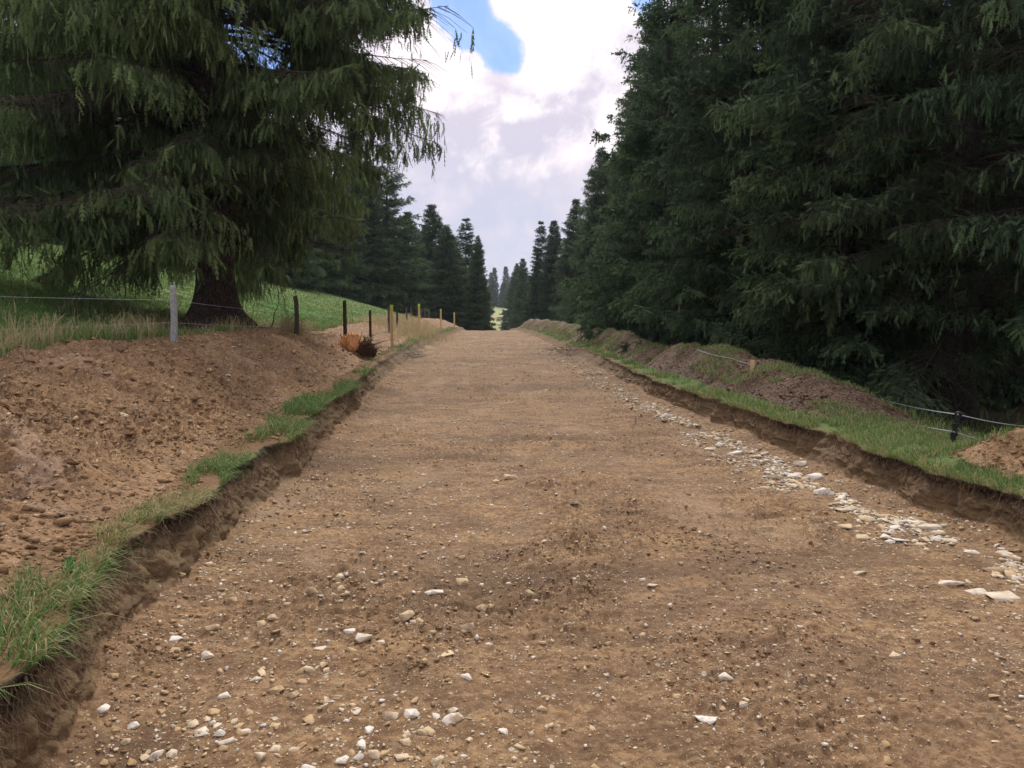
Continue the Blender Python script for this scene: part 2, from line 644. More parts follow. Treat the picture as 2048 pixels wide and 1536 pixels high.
M_hero = foliage_material('hanging_needles', (.038, .056, .026), (.125, .170, .066), (.245, .305, .120), .3)
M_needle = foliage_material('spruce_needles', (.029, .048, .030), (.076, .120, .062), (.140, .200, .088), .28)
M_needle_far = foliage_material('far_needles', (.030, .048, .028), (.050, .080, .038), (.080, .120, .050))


def grass_material():
    m, nt = material('grass_blades')
    t = attr(nt, 'tint')                              # 0 dark green .. .5 bright green .. 1 straw
    c = nt.mix(nt.ramp(t, 0, .5, False), (.055, .130, .032), (.15, .248, .072))
    c = nt.mix(nt.ramp(t, .5, .8, False), c, (.30, .27, .115))
    c = nt.mix(nt.ramp(t, .8, 1.0, False), c, (.50, .40, .24))
    finish(nt, c, .7, None, spec=.2, trans=.3)
    return m


M_grass = grass_material()


def bark_material(name, c0, c1, lichen=0.0, lc=(.35, .36, .30), sc=1.0, crack=.6):
    m, nt = material(name)
    p = nt.n('ShaderNodeTexCoord').outputs['Object']
    a = nt.noise(nt.vscale(p, (9 * sc, 9 * sc, 2.2 * sc)), 1.6, 7, .7, .4)
    b = nt.noise(p, 1.5 * sc, 4, .6)
    v = nt.n('ShaderNodeTexVoronoi', feature='DISTANCE_TO_EDGE')
    nt.put(v.inputs['Vector'], nt.vadd(nt.vscale(p, (16 * sc, 16 * sc, 7 * sc)), nt.vscale(nt.noise(p, 8 * sc, 3, out=1), (1.2, 1.2, 1.2))))
    v.inputs['Scale'].default_value = 1.0
    cr = nt.ramp(v.outputs['Distance'], 0, .16)
    c = nt.mix(nt.ramp(a, .3, .7), c0, c1)
    c = nt.mix(cr, nt.mix(crack, c, (.02, .014, .01)), c)
    if lichen:
        l = nt.ramp(nt.noise(p, 14 * sc, 6, .7), .52 - .1 * lichen, .58)
        c = nt.mix(nt.math('MULTIPLY', l, lichen), c, lc)
    finish(nt, c, .92, nt.math('ADD', a, nt.math('MULTIPLY', cr, .6)), 1.0, .03, .15)
    return m


M_bark_hero = bark_material('old_spruce_bark', (.055, .038, .032), (.125, .088, .074), .25, (.16, .15, .12))
M_bark = bark_material('spruce_bark', (.028, .021, .018), (.075, .057, .047), .25, (.12, .13, .10))
M_birch = bark_material('lichened_post_bark', (.62, .61, .60), (.86, .85, .84), .5, (.13, .12, .11), sc=5, crack=.15)
M_oldpost = bark_material('weathered_post_wood', (.060, .045, .037), (.16, .125, .105), .35, (.22, .21, .18), sc=5)
M_greypost = bark_material('grey_post_wood', (.16, .15, .14), (.30, .28, .26), .2, (.10, .1, .09), sc=5)


def plain(name, c0, c1, scale=20, rough=.8, bump=.3, stretch=(1, 1, 1), spec=.3):
    m, nt = material(name)
    p = nt.n('ShaderNodeTexCoord').outputs['Object']
    a = nt.noise(nt.vscale(p, stretch), scale, 5, .65)
    finish(nt, nt.mix(nt.ramp(a, .3, .7), c0, c1), rough, a, bump, .006, spec)
    return m


M_stake = plain('fresh_stake_wood', (.55, .36, .17), (.72, .52, .28), 30, .75, .3, (1, 1, .1))
M_lime = plain('lime_paint', (.42, .68, .03), (.52, .76, .06), 40, .6)
M_black = plain('black_plastic', (.008, .008, .009), (.02, .02, .02), 40, .5)
M_wire = plain('galvanised_wire', (.30, .31, .32), (.48, .49, .5), 60, .45)
M_torn = plain('torn_orange_wood', (.55, .21, .07), (.80, .42, .18), 7, .85, 1.0, (1, 1, .35))
M_root = plain('dark_root_soil', (.035, .020, .013), (.13, .065, .035), 16, .95, 1.0)
M_deadtwig = plain('grey_dead_twig', (.12, .105, .09), (.26, .235, .21), 30, .9)
M_stick = plain('dark_stick_bark', (.03, .022, .016), (.09, .065, .05), 30, .9)
M_leaf = plain('bramble_leaf', (.045, .115, .03), (.09, .19, .05), 9, .45, .2)
M_dock = plain('dock_leaf', (.04, .17, .05), (.09, .28, .08), 12, .45, .2)
M_fibre = plain('root_fibre', (.07, .038, .022), (.26, .17, .10), 12, .9)
M_redbit = plain('red_grass_stem', (.32, .10, .07), (.46, .18, .11), 30, .8)


def stone_material(name, per_object):
    m, nt = material(name)
    t = nt.n('ShaderNodeObjectInfo').outputs['Random'] if per_object == 1 else attr(nt, 'tint')
    p = nt.n('ShaderNodeTexCoord').outputs['Object'] if per_object == 1 else pos(nt)
    w = pos(nt)
    a = nt.noise(w, 30, 6, .7)
    c = nt.mix(nt.ramp(t, 0, .55, False), (.44, .29, .135), (.60, .46, .29))
    c = nt.mix(nt.ramp(t, .55, .95, False), c, (.74, .68, .60))
    d = nt.ramp(nt.noise(w, 11, 5, .65), .50, .66)
    c = nt.mix(nt.math('MULTIPLY', d, .85), c, (.25, .155, .075))
    c = nt.mix(nt.ramp(a, .3, .75), nt.mix(.3, c, (.22, .16, .10)), c)
    finish(nt, c, .9, a, .6, .012, .2)
    return m


M_stone = stone_material('limestone', 2)
M_gravel = M_stone
M_clod = soil_material('clod_soil', (.19, .108, .052), (.30, .175, .088), (.37, .225, .105), pebbles=0, bump=.7)

# ------------------------------------------------------------------ terrain sheet, cut into ground, road and banks
rows = np.concatenate([np.linspace(-6, 1.1, 24, endpoint=False), np.exp(np.arange(math.log(1.1), math.log(92), .0048)), np.exp(np.linspace(math.log(92.6), math.log(3500), 90))])
nR = len(rows)
Y1 = rows[:, None]
aL, bR = xl(rows)[:, None], xr(rows)[:, None]
fan = 1 + np.maximum(rows - 90, 0)[:, None] / 400
oL = np.concatenate([np.exp(np.linspace(math.log(420), math.log(5), 64, endpoint=False)), np.linspace(5, 3.3, 34, endpoint=False), np.linspace(3.3, 0, 190)])
oR = np.concatenate([np.linspace(0, 3.4, 170), np.linspace(3.4, 420 ** (1 / 3.), 2)[:0], np.exp(np.linspace(math.log(3.45), math.log(420), 80))])
NWALL, NROAD = 30, 400
tw = np.linspace(0, 1, NWALL + 2)[1:-1]


def stretch(o):
    return np.where(o > 5, o * np.where(o > 5, 1 + (fan - 1) * sstep(o, 5, 40), 1), o)


OL = stretch(np.broadcast_to(oL, (nR, len(oL))))
OR = stretch(np.broadcast_to(oR, (nR, len(oR))))
WLr, WRr = run_l(rows)[:, None], run_r(rows)[:, None]
XLf = aL - WLr - OL
ZLf = z_left(OL, Y1)
XRf = bR + WRr + OR
ZRf = z_right(OR, Y1)
tr_ = np.linspace(0, 1, NROAD)
Xrd = aL + (bR - aL) * tr_
Zrd = z_road(Xrd, Y1)
# cut faces: rough, a little undercut under the turf lip
TW = np.broadcast_to(tw[::-1], (nR, NWALL))
jag = lambda s: .045 * pn(Y1 * 4.5, TW * 2.2, s) + .045 * np.abs(pn(Y1 * 9, TW * 4, s + 1)) + .030 * np.abs(pn(Y1 * 22, TW * 9, s + 2)) + .022 * np.abs(pn(Y1 * 40, TW * 15, s + 3))
under = .045 * np.exp(-((TW - .72) / .16) ** 2) - .035 * sstep(TW, .85, 1)
near = sstep(Y1, 40, 6)
prf = TW ** .9
XwL = aL - WLr * prf + (jag(41) - .02 - under) * near * np.sin(TW * math.pi) ** .5
ZwL = Zrd[:, :1] * (1 - TW) + ZLf[:, -1:] * TW + .02 * pn(Y1 * 9, TW * 5, 47) * near
TW2 = np.broadcast_to(tw, (nR, NWALL))
TW = TW2
under = .045 * np.exp(-((TW - .72) / .16) ** 2) - .035 * sstep(TW, .85, 1)
XwR = bR + WRr * TW ** .9 - (jag(51) - .02 - under) * near * np.sin(TW * math.pi) ** .5
ZwR = Zrd[:, -1:] * (1 - TW) + ZRf[:, :1] * TW + .02 * pn(Y1 * 9, TW * 5, 57) * near
X = np.concatenate([XLf, XwL, Xrd, XwR, XRf], 1)
Z = np.concatenate([ZLf, ZwL, Zrd, ZwR, ZRf], 1)
nC = X.shape[1]
Yg = np.broadcast_to(Y1, X.shape)
c0, c1, c2, c3 = len(oL), len(oL) + NWALL, len(oL) + NWALL + NROAD, len(oL) + 2 * NWALL + NROAD
wall_a = np.zeros_like(X)
wall_a[:, c0:c1] = tw[::-1]
wall_a[:, c2:c3] = tw
wall_a *= np.clip(np.interp(rows, [8, 20], [1, .6]) * (.85 + .5 * pn(rows * 1.3, 3.7)), .3, 1)[:, None]
soil_a = np.zeros_like(X)
soil_a[:, :c0] = .9 * sstep(OL, .9, .45) * (rows[:, None] < 90) + .5 * sstep(prof((OL - 2) / 1.76), .02, .2) * (rows[:, None] < 90)
soil_a[:, c3:] = (.42 - .2 * sstep(OR, 2.2, 3.6) + .2 * sstep(OR, .2, .0)) * (rows[:, None] < 90)
V_all = np.stack([X, Yg, Z], -1).reshape(-1, 3)
ii, jj = np.meshgrid(np.arange(nR - 1), np.arange(nC - 1), indexing='ij')
Q_all = np.stack([ii * nC + jj, ii * nC + jj + 1, (ii + 1) * nC + jj + 1, (ii + 1) * nC + jj], -1)
yq = rows[:-1][:, None] + 0 * jj
mL = np.zeros_like(X)
mL[:, :c0] = prof((OL - 2.0) / 1.76) * h_left(Y1)
mR = np.zeros_like(X)
mR[:, c3:] = prof((OR - oc_r(Y1)) / wc_r(Y1)) * h_right(Y1)
part = np.zeros(jj.shape, int)                     # 0 ground
part[(jj >= c0 - 1) & (jj < c3)] = 1               # road with its cut faces
isl = (mL[:-1, :-1] > .022) & (jj < c0 - 1)
isr = (mR[:-1, :-1] > .05) & (jj >= c3)
part[isl & (yq < 24.5)] = 2
part[isl & (yq >= 24.5)] = 3
part[isr & (yq < 7)] = 4
part[isr & (yq >= 7) & (yq < 20.6)] = 5
part[isr & (yq >= 20.6)] = 6


def sub_sheet(name, pid, mat):
    Q = Q_all[part == pid]
    used = np.unique(Q)
    remap = np.full(len(V_all), -1, np.int32)
    remap[used] = np.arange(len(used))
    me = make_mesh(name, V_all[used], None, remap[Q], {'wall': wall_a.ravel()[used], 'soil': soil_a.ravel()[used]}, smooth=True)
    return link(name, me, mat)


tag(sub_sheet('ground', 0, M_ground), kind='structure')
tag(sub_sheet('road', 1, M_road), kind='structure')
tag(sub_sheet('earth_bank', 2, M_bankL), 'long ochre brown soil bank full of pale stones between dirt road and pasture fence', 'earth bank', 'soil banks heaped along the dirt road')
tag(sub_sheet('earth_bank', 3, M_bankL), 'smoother reddish brown soil bank beyond the torn stump with lime tipped stakes', 'earth bank', 'soil banks heaped along the dirt road')
tag(sub_sheet('earth_bank', 4, M_bankL), 'small clod covered soil mound at the right edge beside the bramble', 'earth bank', 'soil banks heaped along the dirt road')
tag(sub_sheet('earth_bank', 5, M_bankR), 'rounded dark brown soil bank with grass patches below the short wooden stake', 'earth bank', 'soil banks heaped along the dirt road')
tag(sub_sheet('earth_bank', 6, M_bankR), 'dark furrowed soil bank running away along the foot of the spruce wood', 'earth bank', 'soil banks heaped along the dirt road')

# ------------------------------------------------------------------ stones
hulls = []
for k in range(22):
    r = np.random.default_rng(100 + k)
    pts = nrm(r.normal(size=(16 if k % 2 else 11, 3))) * r.uniform(.75, 1.0, size=(16 if k % 2 else 11, 1))
    pts *= np.array([1.0, r.uniform(.62, .9), r.uniform(.5, .8)])
    bm = bmesh.new()
    for q in pts:
        bm.verts.new(q)
    res = bmesh.ops.convex_hull(bm, input=bm.verts)
    bmesh.ops.delete(bm, geom=[g for g in res['geom_interior'] if isinstance(g, bmesh.types.BMVert)], context='VERTS')
    bmesh.ops.bevel(bm, geom=list(bm.edges), offset=.018, segments=1, affect='EDGES', profile=.6)
    bmesh.ops.triangulate(bm, faces=bm.faces)
    bm.verts.ensure_lookup_table()
    bm.verts.index_update()
    hulls.append((np.array([v.co[:] for v in bm.verts]), np.array([[v.index for v in f.verts] for f in bm.faces])))
    bm.free()
low_hulls = []
for k in range(16):
    r = np.random.default_rng(200 + k)
    pts = nrm(r.normal(size=(10, 3))) * r.uniform(.55, 1.0, size=(10, 1)) * np.array([1.0, r.uniform(.6, .95), r.uniform(.4, .8)])
    bm = bmesh.new()
    for q in pts:
        bm.verts.new(q)
    res = bmesh.ops.convex_hull(bm, input=bm.verts)
    bmesh.ops.delete(bm, geom=[g for g in res['geom_interior'] if isinstance(g, bmesh.types.BMVert)], context='VERTS')
    bmesh.ops.triangulate(bm, faces=bm.faces)
    bm.verts.index_update()
    low_hulls.append((np.array([v.co[:] for v in bm.verts]), np.array([[v.index for v in f.verts] for f in bm.faces])))
    bm.free()

stones = []                                         # x, y, size (half length), flatness, tint, place


def scatter_stones():
    hand = [(726, 1289, 48, .75), (700, 1310, 36, .3), (893, 1317, 48, .5), (967, 1218, 40, .5), (866, 1196, 46, .97), (924, 1173, 34, .35), (935, 1261, 42, .6),
            (628, 1207, 36, .5), (465, 1213, 34, .4), (427, 1271, 34, .5), (1148, 1018, 28, .98), (1210, 1075, 20, .8), (1305, 1178, 26, .8), (1285, 1165, 20, .9),
            (1338, 1218, 24, .9), (1415, 1437, 62, .98), (1485, 1415, 44, .8), (1452, 1362, 38, .85), (780, 1437, 40, .65), (822, 1430, 40, .9), (905, 1440, 50, .9),
            (935, 1355, 30, .9), (680, 1378, 30, .3), (650, 1412, 32, .6), (676, 1400, 32, .75), (410, 1465, 60, .85), (440, 1475, 30, .9), (492, 1473, 26, .95),
            (523, 1524, 38, .7), (752, 1522, 48, .6), (812, 1490, 32, .5), (845, 1472, 30, .45), (1350, 1392, 28, .15), (416, 1322, 38, .8), (640, 1275, 18, .9),
            (655, 1288, 18, .95), (632, 1290, 16, .9), (1022, 950, 40, .5), (990, 957, 26, .5), (1900, 1170, 70, .8), (2005, 1195, 95, .75), (1955, 1185, 50, .8),
            (1860, 1060, 50, .75), (1650, 985, 44, .95), (1630, 950, 45, .95), (1600, 930, 40, .9), (1470, 905, 46, .9), (1440, 890, 30, .9), (1330, 835, 26, .85),
            (1690, 990, 26, .95), (1560, 940, 30, .8), (1950, 1108, 40, .8), (1790, 1310, 30, .6), (1990, 1475, 26, .6), (1810, 1400, 24, .6), (1060, 1195, 30, .4),
            (360, 1180, 26, .4), (520, 1260, 36, .3), (545, 1250, 30, .5), (620, 1345, 34, .6), (585, 1420, 20, .9), (695, 1448, 18, .95), (455, 1340, 24, .9),
            (815, 1258, 34, .5), (1100, 1440, 24, .5), (1085, 1410, 26, .4), (1170, 1330, 20, .5), (1230, 1390, 22, .6), (1065, 1460, 24, .6), (540, 1130, 24, .4), (610, 1070, 20, .95)]
    for (px, py, w, t) in hand:
        q = at_z(px, py, .01)
        stones.append((q[0], q[1], .57 * w / FPX * q[1], .25 if (px > 1880 or (px, py) in ((893, 1317), (410, 1465), (866, 1196), (1415, 1437))) else .85, t, 'road'))
    for (px, py, w, t) in [(455, 752, 18, .95), (155, 862, 26, .5), (150, 842, 26, .4), (245, 832, 30, .6), (335, 805, 18, .6), (290, 778, 16, .5), (395, 800, 18, .6), (590, 708, 22, .4),
                           (220, 800, 20, .3), (205, 850, 22, .5), (60, 800, 18, .4), (330, 770, 18, .6), (420, 745, 18, .4), (345, 780, 20, .5), (480, 690, 14, .6), (440, 688, 14, .8),
                           (560, 690, 12, .5), (625, 668, 12, .8), (645, 668, 12, .5), (110, 1165, 30, .4), (70, 1160, 26, .3), (400, 960, 18, .4), (380, 850, 18, .5), (465, 835, 20, .3), (700, 708, 14, .6)]:
        q = hit(px, py)
        stones.append((q[0], q[1], .5 * w / FPX * q[1], .7, t, 'bank'))
    r = np.random.default_rng(21)
    n = 70000                                        # gravel over the whole road
    y = np.exp(r.uniform(math.log(2.2), math.log(45), n))
    t = r.uniform(.01, .99, n)
    x = xl(y) + (xr(y) - xl(y)) * t
    clus = pn(x * 1.1, y * .8, 61) + .5 * pn(x * 3.1, y * 2.5, 62)
    leftish = sstep(t, .55, .05) * sstep(y, 14, 4)
    rightish = sstep(t, .72, .95)
    keep = r.uniform(0, 1, n) < np.clip(.19 + .55 * sstep(clus, .05, .6) + .30 * leftish + .3 * rightish, 0, 1)
    s = .0060 * r.uniform(.04, 1, n) ** -.62 * (1 + .5 * leftish + .5 * rightish)
    s = np.clip(s, .004, .055) * np.clip(.55 + y * .035, .75, 1.7)
    for a in np.nonzero(keep)[0]:
        stones.append((x[a], y[a], s[a], r.uniform(.4, .85), (r.uniform(0, .8) if r.uniform() < .86 else r.uniform(.85, 1)), 'gravel'))
    n = 9000                                         # pale limestone rubble along the right cut
    y = np.exp(r.uniform(math.log(4.2), math.log(40), n))
    o = .12 + np.abs(r.normal(0, .34, n)) + .15 * (1 + pn(y * .9, 7.7))
    x = xr(y) - o
    keep = (pn(y * 1.2, o * 1.5, 71) > -.36 + .35 * (o > .5)) & (o < 1.4)
    s = np.clip(.0145 * r.uniform(.04, 1, n) ** -.6, .010, .105)
    for a in np.nonzero(keep)[0]:
        stones.append((x[a], y[a], s[a], r.uniform(.3, .65), r.uniform(.42, 1.0), 'rubble'))
    n = 11000                                         # stones in the left bank
    y = np.exp(r.uniform(math.log(2.6), math.log(24), n))
    o = r.uniform(.5, 2.9, n)
    keep = r.uniform(0, 1, n) < .22 + .45 * sstep(pn(o * 1.2, y * .7, 81), 0, .5)
    x = xl(y) - run_l(y) - o
    s = np.clip(.008 * r.uniform(.03, 1, n) ** -.55, .006, .055)
    for a in np.nonzero(keep)[0]:
        stones.append((x[a], y[a], s[a], r.uniform(.6, .9), r.uniform(0, .75), 'bank'))


scatter_stones()
S = np.array([s[:5] for s in stones])
place = np.array([s[5] for s in stones])
SZ = H(S[:, 0], S[:, 1])
app = S[:, 2] / S[:, 1]
vis = np.abs(S[:, 0]) / S[:, 1] < .70
order = np.argsort(-(app * vis))
N_IND = 290
ind = order[:N_IND]
rest = order[N_IND:]
used_label = {}
r_st = np.random.default_rng(31)


def stone_xf(Vt, x, y, z, s, flat, rot, tilt, sink=.35):
    c, sn = math.cos(rot), math.sin(rot)
    V = Vt * np.array([s, s, s * flat])
    ct, st = math.cos(tilt), math.sin(tilt)
    V = np.stack([V[:, 0], V[:, 1] * ct - V[:, 2] * st, V[:, 1] * st + V[:, 2] * ct], 1)
    return np.stack([V[:, 0] * c - V[:, 1] * sn + x, V[:, 0] * sn + V[:, 1] * c + y, V[:, 2] + z + s * flat * .5 * (1 - 2 * sink)], 1)


hand_lab = {
    0: 'wide flat cream stone lying loose beside a squarish ochre one', 1: 'squarish ochre stone touching the wide flat cream one on the road',
    2: 'flat oval beige slab lying alone on smooth damp soil of the road', 3: 'blocky beige stone set in the road below a bright white sliver', 4: 'bright white flat sliver of limestone in the middle of the road',
    5: 'rounded ochre stone behind the bright white sliver on the road', 10: 'small bright white stone up the road past the dark clod heap', 15: 'large bright white slab crumbling at the bottom of the road',
    16: 'cream slab just behind the large bright white slab', 17: 'narrow pale slab standing out behind the cream slab on the lower road', 39: 'flat pale slab flush with the road at the right edge of the picture',
    40: 'largest flat pale slab reaching the right edge', 25: 'broken pinkish white slab near the foot of the left cut'}
MAT_ST = M_stone
for k, i in enumerate(ind):
    x, y, s, fl, t = S[i]
    Vt, T = hulls[int(i * 7) % len(hulls)]
    hero_st = i < 72
    V = stone_xf(Vt, 0, 0, 0, s, fl, r_st.uniform(-.6, .6) if hero_st else r_st.uniform(0, 6.3), r_st.normal(0, .2), .42)
    nz = pn3(V[:, 0] / s * 1.7 + i, V[:, 1] / s * 1.7, V[:, 2] / s * 1.7)
    V += nrm(V) * (nz * s * .14)[:, None]
    me = make_mesh('stone', V, T, None, {'tint': np.full(len(V), np.clip(t, 0, 1))}, smooth=False)
    o = link('stone', me, MAT_ST, loc=(x, y, SZ[i]))
    hue = 'bright white' if t > .88 else 'pale cream' if t > .6 else 'beige' if t > .33 else 'ochre'
    if place[i] == 'bank':
        where, grp = 'embedded in the long left soil bank', 'stones in the left soil bank'
    elif place[i] == 'rubble':
        where, grp = 'in the rubble band below the right cut', 'limestone rubble below the right cut'
    else:
        tt = (x - float(xl(y))) / (float(xr(y)) - float(xl(y)))
        where = ('near the foot of the left cut' if tt < .25 else 'in the middle of the road' if tt < .65 else 'towards the right cut')
        where += ' low in the picture' if y < 3.6 else ' half way up' if y < 6.5 else ' far up'
        grp = 'loose stones on the dirt road'
    lab = hand_lab.get(int(i)) or '%s %s stone %s' % ('big' if s > .06 else 'fist-sized' if s > .035 else 'small', hue, where)
    tag(o, lab, 'stone', grp)


def merge_stones(idx, tmpl, mat, name, tint=None):
    acc = Acc()
    for k, i in enumerate(idx):
        x, y, s, fl, t = S[i]
        Vt, T = tmpl[int(i * 5) % len(tmpl)]
        acc.add(stone_xf(Vt, x, y, SZ[i], s, fl, r_st.uniform(0, 6.3), r_st.normal(0, .25), .33), T, None, t)
    return link(name, acc.mesh(name), mat)


tag(merge_stones(rest, low_hulls, M_gravel, 'gravel'), 'fine pale gravel scattered over the dirt road and its banks', 'gravel', kind='stuff')

# clods of earth
r = np.random.default_rng(41)
S_keep, SZ_keep = S, SZ
cl = []
n = 75000
y = np.exp(r.uniform(math.log(2.3), math.log(26), n))
o = r.uniform(.12, 3.0, n)
keep = r.uniform(0, 1, n) < .30 + .6 * sstep(pn(o * .9, y * .6, 91), -.1, .4)
x = xl(y) - run_l(y) - o
s = np.clip(.0082 * r.uniform(.012, 1, n) ** -.52, .005, .075) * np.where(y < 4.2, 1.15, 1)
cl.append(np.stack([x, y, s, r.uniform(.6, .95, n), r.uniform(0, 1, n)], 1)[keep])
n = 22000
y = np.exp(r.uniform(math.log(2.2), math.log(20), n))
t = r.uniform(0.005, .995, n)
x = xl(y) + (xr(y) - xl(y)) * t
keep = r.uniform(0, 1, n) < .05 + .36 * sstep(pn(x * .8, y * .6, 23), 0, .45) + .9 * sstep(t, .07, .01) + .8 * sstep(t, .94, .99)
s = np.clip(.007 * r.uniform(.04, 1, n) ** -.55, .005, .035)
cl.append(np.stack([x, y, s, r.uniform(.6, .95, n), r.uniform(0, 1, n)], 1)[keep])
for (hx, hy, rx, ry, hh) in HEAPS:
    m_ = int(110 * rx / .2)
    cl.append(np.stack([hx + r.normal(0, rx * .8, m_), hy + r.normal(0, ry * .8, m_), np.clip(.009 * r.uniform(.05, 1, m_) ** -.5, .006, .03), r.uniform(.6, 1, m_), r.uniform(0, 1, m_)], 1))
n = 2500
y = r.uniform(3.0, 6.3, n)
o = r.uniform(.25, 2.0, n)
cl.append(np.stack([xr(y) + run_r(y) + o, y, np.clip(.013 * r.uniform(.03, 1, n) ** -.5, .008, .06), r.uniform(.6, .95, n), r.uniform(0, 1, n)], 1))
S = np.concatenate(cl)
cr_n = 14000
y = np.exp(r.uniform(math.log(8), math.log(40), cr_n))
o = r.uniform(.4, 2.3, cr_n)
x = xr(y) + run_r(y) + o
S_bank = np.stack([x, y, np.clip(.010 * r.uniform(.02, 1, cr_n) ** -.5, .006, .07), r.uniform(.5, .9, cr_n), r.uniform(0, 1, cr_n)], 1)
SZ = H(S[:, 0], S[:, 1])
tag(merge_stones(np.arange(len(S)), low_hulls, M_clod, 'soil_clods'), 'crumbly brown clods of earth strewn over the banks and road', 'soil clods', kind='stuff')

S = S_bank
SZ = H(S[:, 0], S[:, 1])
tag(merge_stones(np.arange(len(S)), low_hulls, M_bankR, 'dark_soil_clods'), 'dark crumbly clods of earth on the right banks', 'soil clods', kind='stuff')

# ------------------------------------------------------------------ grass
def blades(acc, P, hgt_, width, tint, lean=.35, bias=None, droop=.5, head=False, r=None):
    r = r or rng
    N = len(P)
    az = r.uniform(0, 2 * math.pi, N)
    d = np.stack([np.cos(az), np.sin(az), np.zeros(N)], 1)
    L = r.uniform(0, 1, N)[:, None] * lean
    side = np.stack([-np.sin(az), np.cos(az), np.zeros(N)], 1)
    ang = r.uniform(0, math.pi, N)
    side = np.stack([np.cos(ang), np.sin(ang), np.zeros(N)], 1)
    tip = d * L + (0 if bias is None else bias)
    up = np.array([0, 0, 1.0])
    m1 = P + hgt_[:, None] * (.45 * up + .30 * tip)
    m2 = P + hgt_[:, None] * ((.80 - droop * .12) * up + .75 * tip)
    m3 = P + hgt_[:, None] * ((1.0 - droop * .45) * up + 1.25 * tip)
    w = width[:, None] * side * .5
    V = np.stack([P - w, P + w, m1 - w * .85, m1 + w * .85, m2 - w * .55, m2 + w * .55, m3], 1).reshape(-1, 3)
    b = np.arange(N)[:, None] * 7
    T = np.concatenate([b + np.array([[4, 5, 6]])])
    Qd = np.concatenate([b + np.array([[0, 1, 3, 2]]), b + np.array([[2, 3, 5, 4]])])
    acc.add(V, T, Qd, np.repeat(tint, 7))


def on_ground(x, y):
    return np.stack([x, y, H(x, y) - .005], 1)


g_acc = Acc()
r = np.random.default_rng(51)
# turf clinging to the lip of the left cut: (y0, y1, width, density, dryness)
for (y0, y1, wd, dens, dry, hh) in ((1.6, 2.5, .30, 5200, .40, .15), (2.5, 3.25, .26, 5500, .40, .14), (3.25, 3.8, .14, 3500, .35, .13), (3.8, 4.7, .16, 6500, .78, .14), (4.7, 5.15, .2, 1200, .5, .12), (5.15, 6.2, .22, 4200, .15, .12),
                                    (6.2, 6.8, .22, 900, .4, .1), (6.8, 8.6, .32, 3000, .30, .15), (8.6, 12.5, .38, 2600, .10, .15), (12.5, 17, .22, 1300, .25, .13), (17, 24, .35, 520, .3, .15), (24, 34, .40, 420, .2, .14), (34, 70, .5, 260, .3, .16)):
    n = int(dens * wd * (y1 - y0))
    y = r.uniform(y0, y1, n)
    o = -.05 + (wd + .05) * r.uniform(0, 1, n) ** 1.2
    x = xl(y) - run_l(y) - np.maximum(o, -.02)
    keep = pn(o * 3.5, y * 2.6, 95) + .7 * pn(o * 1.0, y * 1.1, 94) + .9 * np.minimum(pn(y * .3, 4.4), .2) * sstep(y, 9, 16) > -.12 - .20 * (y < 3.1)
    x, y, o = x[keep], y[keep], o[keep]
    n = len(x)
    h = hh * r.uniform(.45, 1.35, n)
    t = np.where(r.uniform(0, 1, n) < dry, r.uniform(.62, 1, n), r.uniform(.05, .55, n))
    ov = sstep(o, .22, -.02)[:, None]
    P = on_ground(x, y)
    P[:, 2] = z_left(np.maximum(o, .0), y) - .01
    blades(g_acc, P, h, np.clip(.0038 + y * .00028, .0038, .016), t, 1.0, ov * np.array([[.75, -.1, -.15]]), .95, r=r)
# right turf
for (y0, y1, o0, o1, dens, dry, hh) in ((2.5, 6.6, -.03, .26, 3600, .34, .10), (6.2, 8.6, -.03, 2.1, 3200, .36, .085), (8.2, 13, -.03, .36, 2300, .34, .11), (13, 24, -.03, .36, 1300, .34, .11), (24, 40, -.03, .6, 500, .25, .15), (40, 75, 0, .7, 200, .25, .16),
                                        (5.5, 9.2, 1.6, 3.4, 700, .45, .2), (5.6, 7.2, .5, 2.2, 1200, .3, .11)):
    n = int(dens * (o1 - o0) * (y1 - y0))
    y = r.uniform(y0, y1, n)
    o = o0 + (o1 - o0) * r.uniform(0, 1, n)
    keep = (pn(o * 2.5, y * 1.8, 96) + .6 * pn(o * .9, y * .9, 93) + .9 * np.minimum(pn(y * .3, 14.4), .2) * sstep(y, 10, 18) > -.16 - .42 * (y < 11))
    y, o = y[keep], o[keep]
    n = len(y)
    h = hh * r.uniform(.4, 1.4, n)
    t = np.where(r.uniform(0, 1, n) < dry, r.uniform(.62, 1, n), r.uniform(.1, .62, n))
    x = xr(y) + run_r(y) + np.maximum(o, -.02)
    P = on_ground(x, y)
    P[:, 2] = z_right(np.maximum(o, 0), y) - .01
    ov = sstep(o, .12, -.02)[:, None]
    blades(g_acc, P, h, np.clip(.0038 + y * .00028, .0038, .016), t, .55, ov * np.array([[-.7, -.1, -.1]]), .7, r=r)
# grass patches and dead grass on the dark right banks
n = 90000
y = np.exp(r.uniform(math.log(8.2), math.log(60), n))
o = r.uniform(.5, 2.7, n)
pt = pn(o * 1.1, y * .55, 97) + .4 * pn(o * 3, y * 2, 98)
keep = pt > .06
y, o, pt = y[keep], o[keep], pt[keep]
n = len(y)
x = xr(y) + run_r(y) + o
t = np.where(r.uniform(0, 1, n) < .42, r.uniform(.65, 1, n), r.uniform(.15, .6, n))
blades(g_acc, on_ground(x, y), .085 * r.uniform(.4, 1.4, n), np.clip(.004 + y * .0003, .004, .016), t, 1.2, None, .9, r=r)
tag(link('turf_grass', g_acc.mesh('turf_grass'), M_grass), 'tufts of green and straw grass along both cut edges', 'grass', kind='stuff')

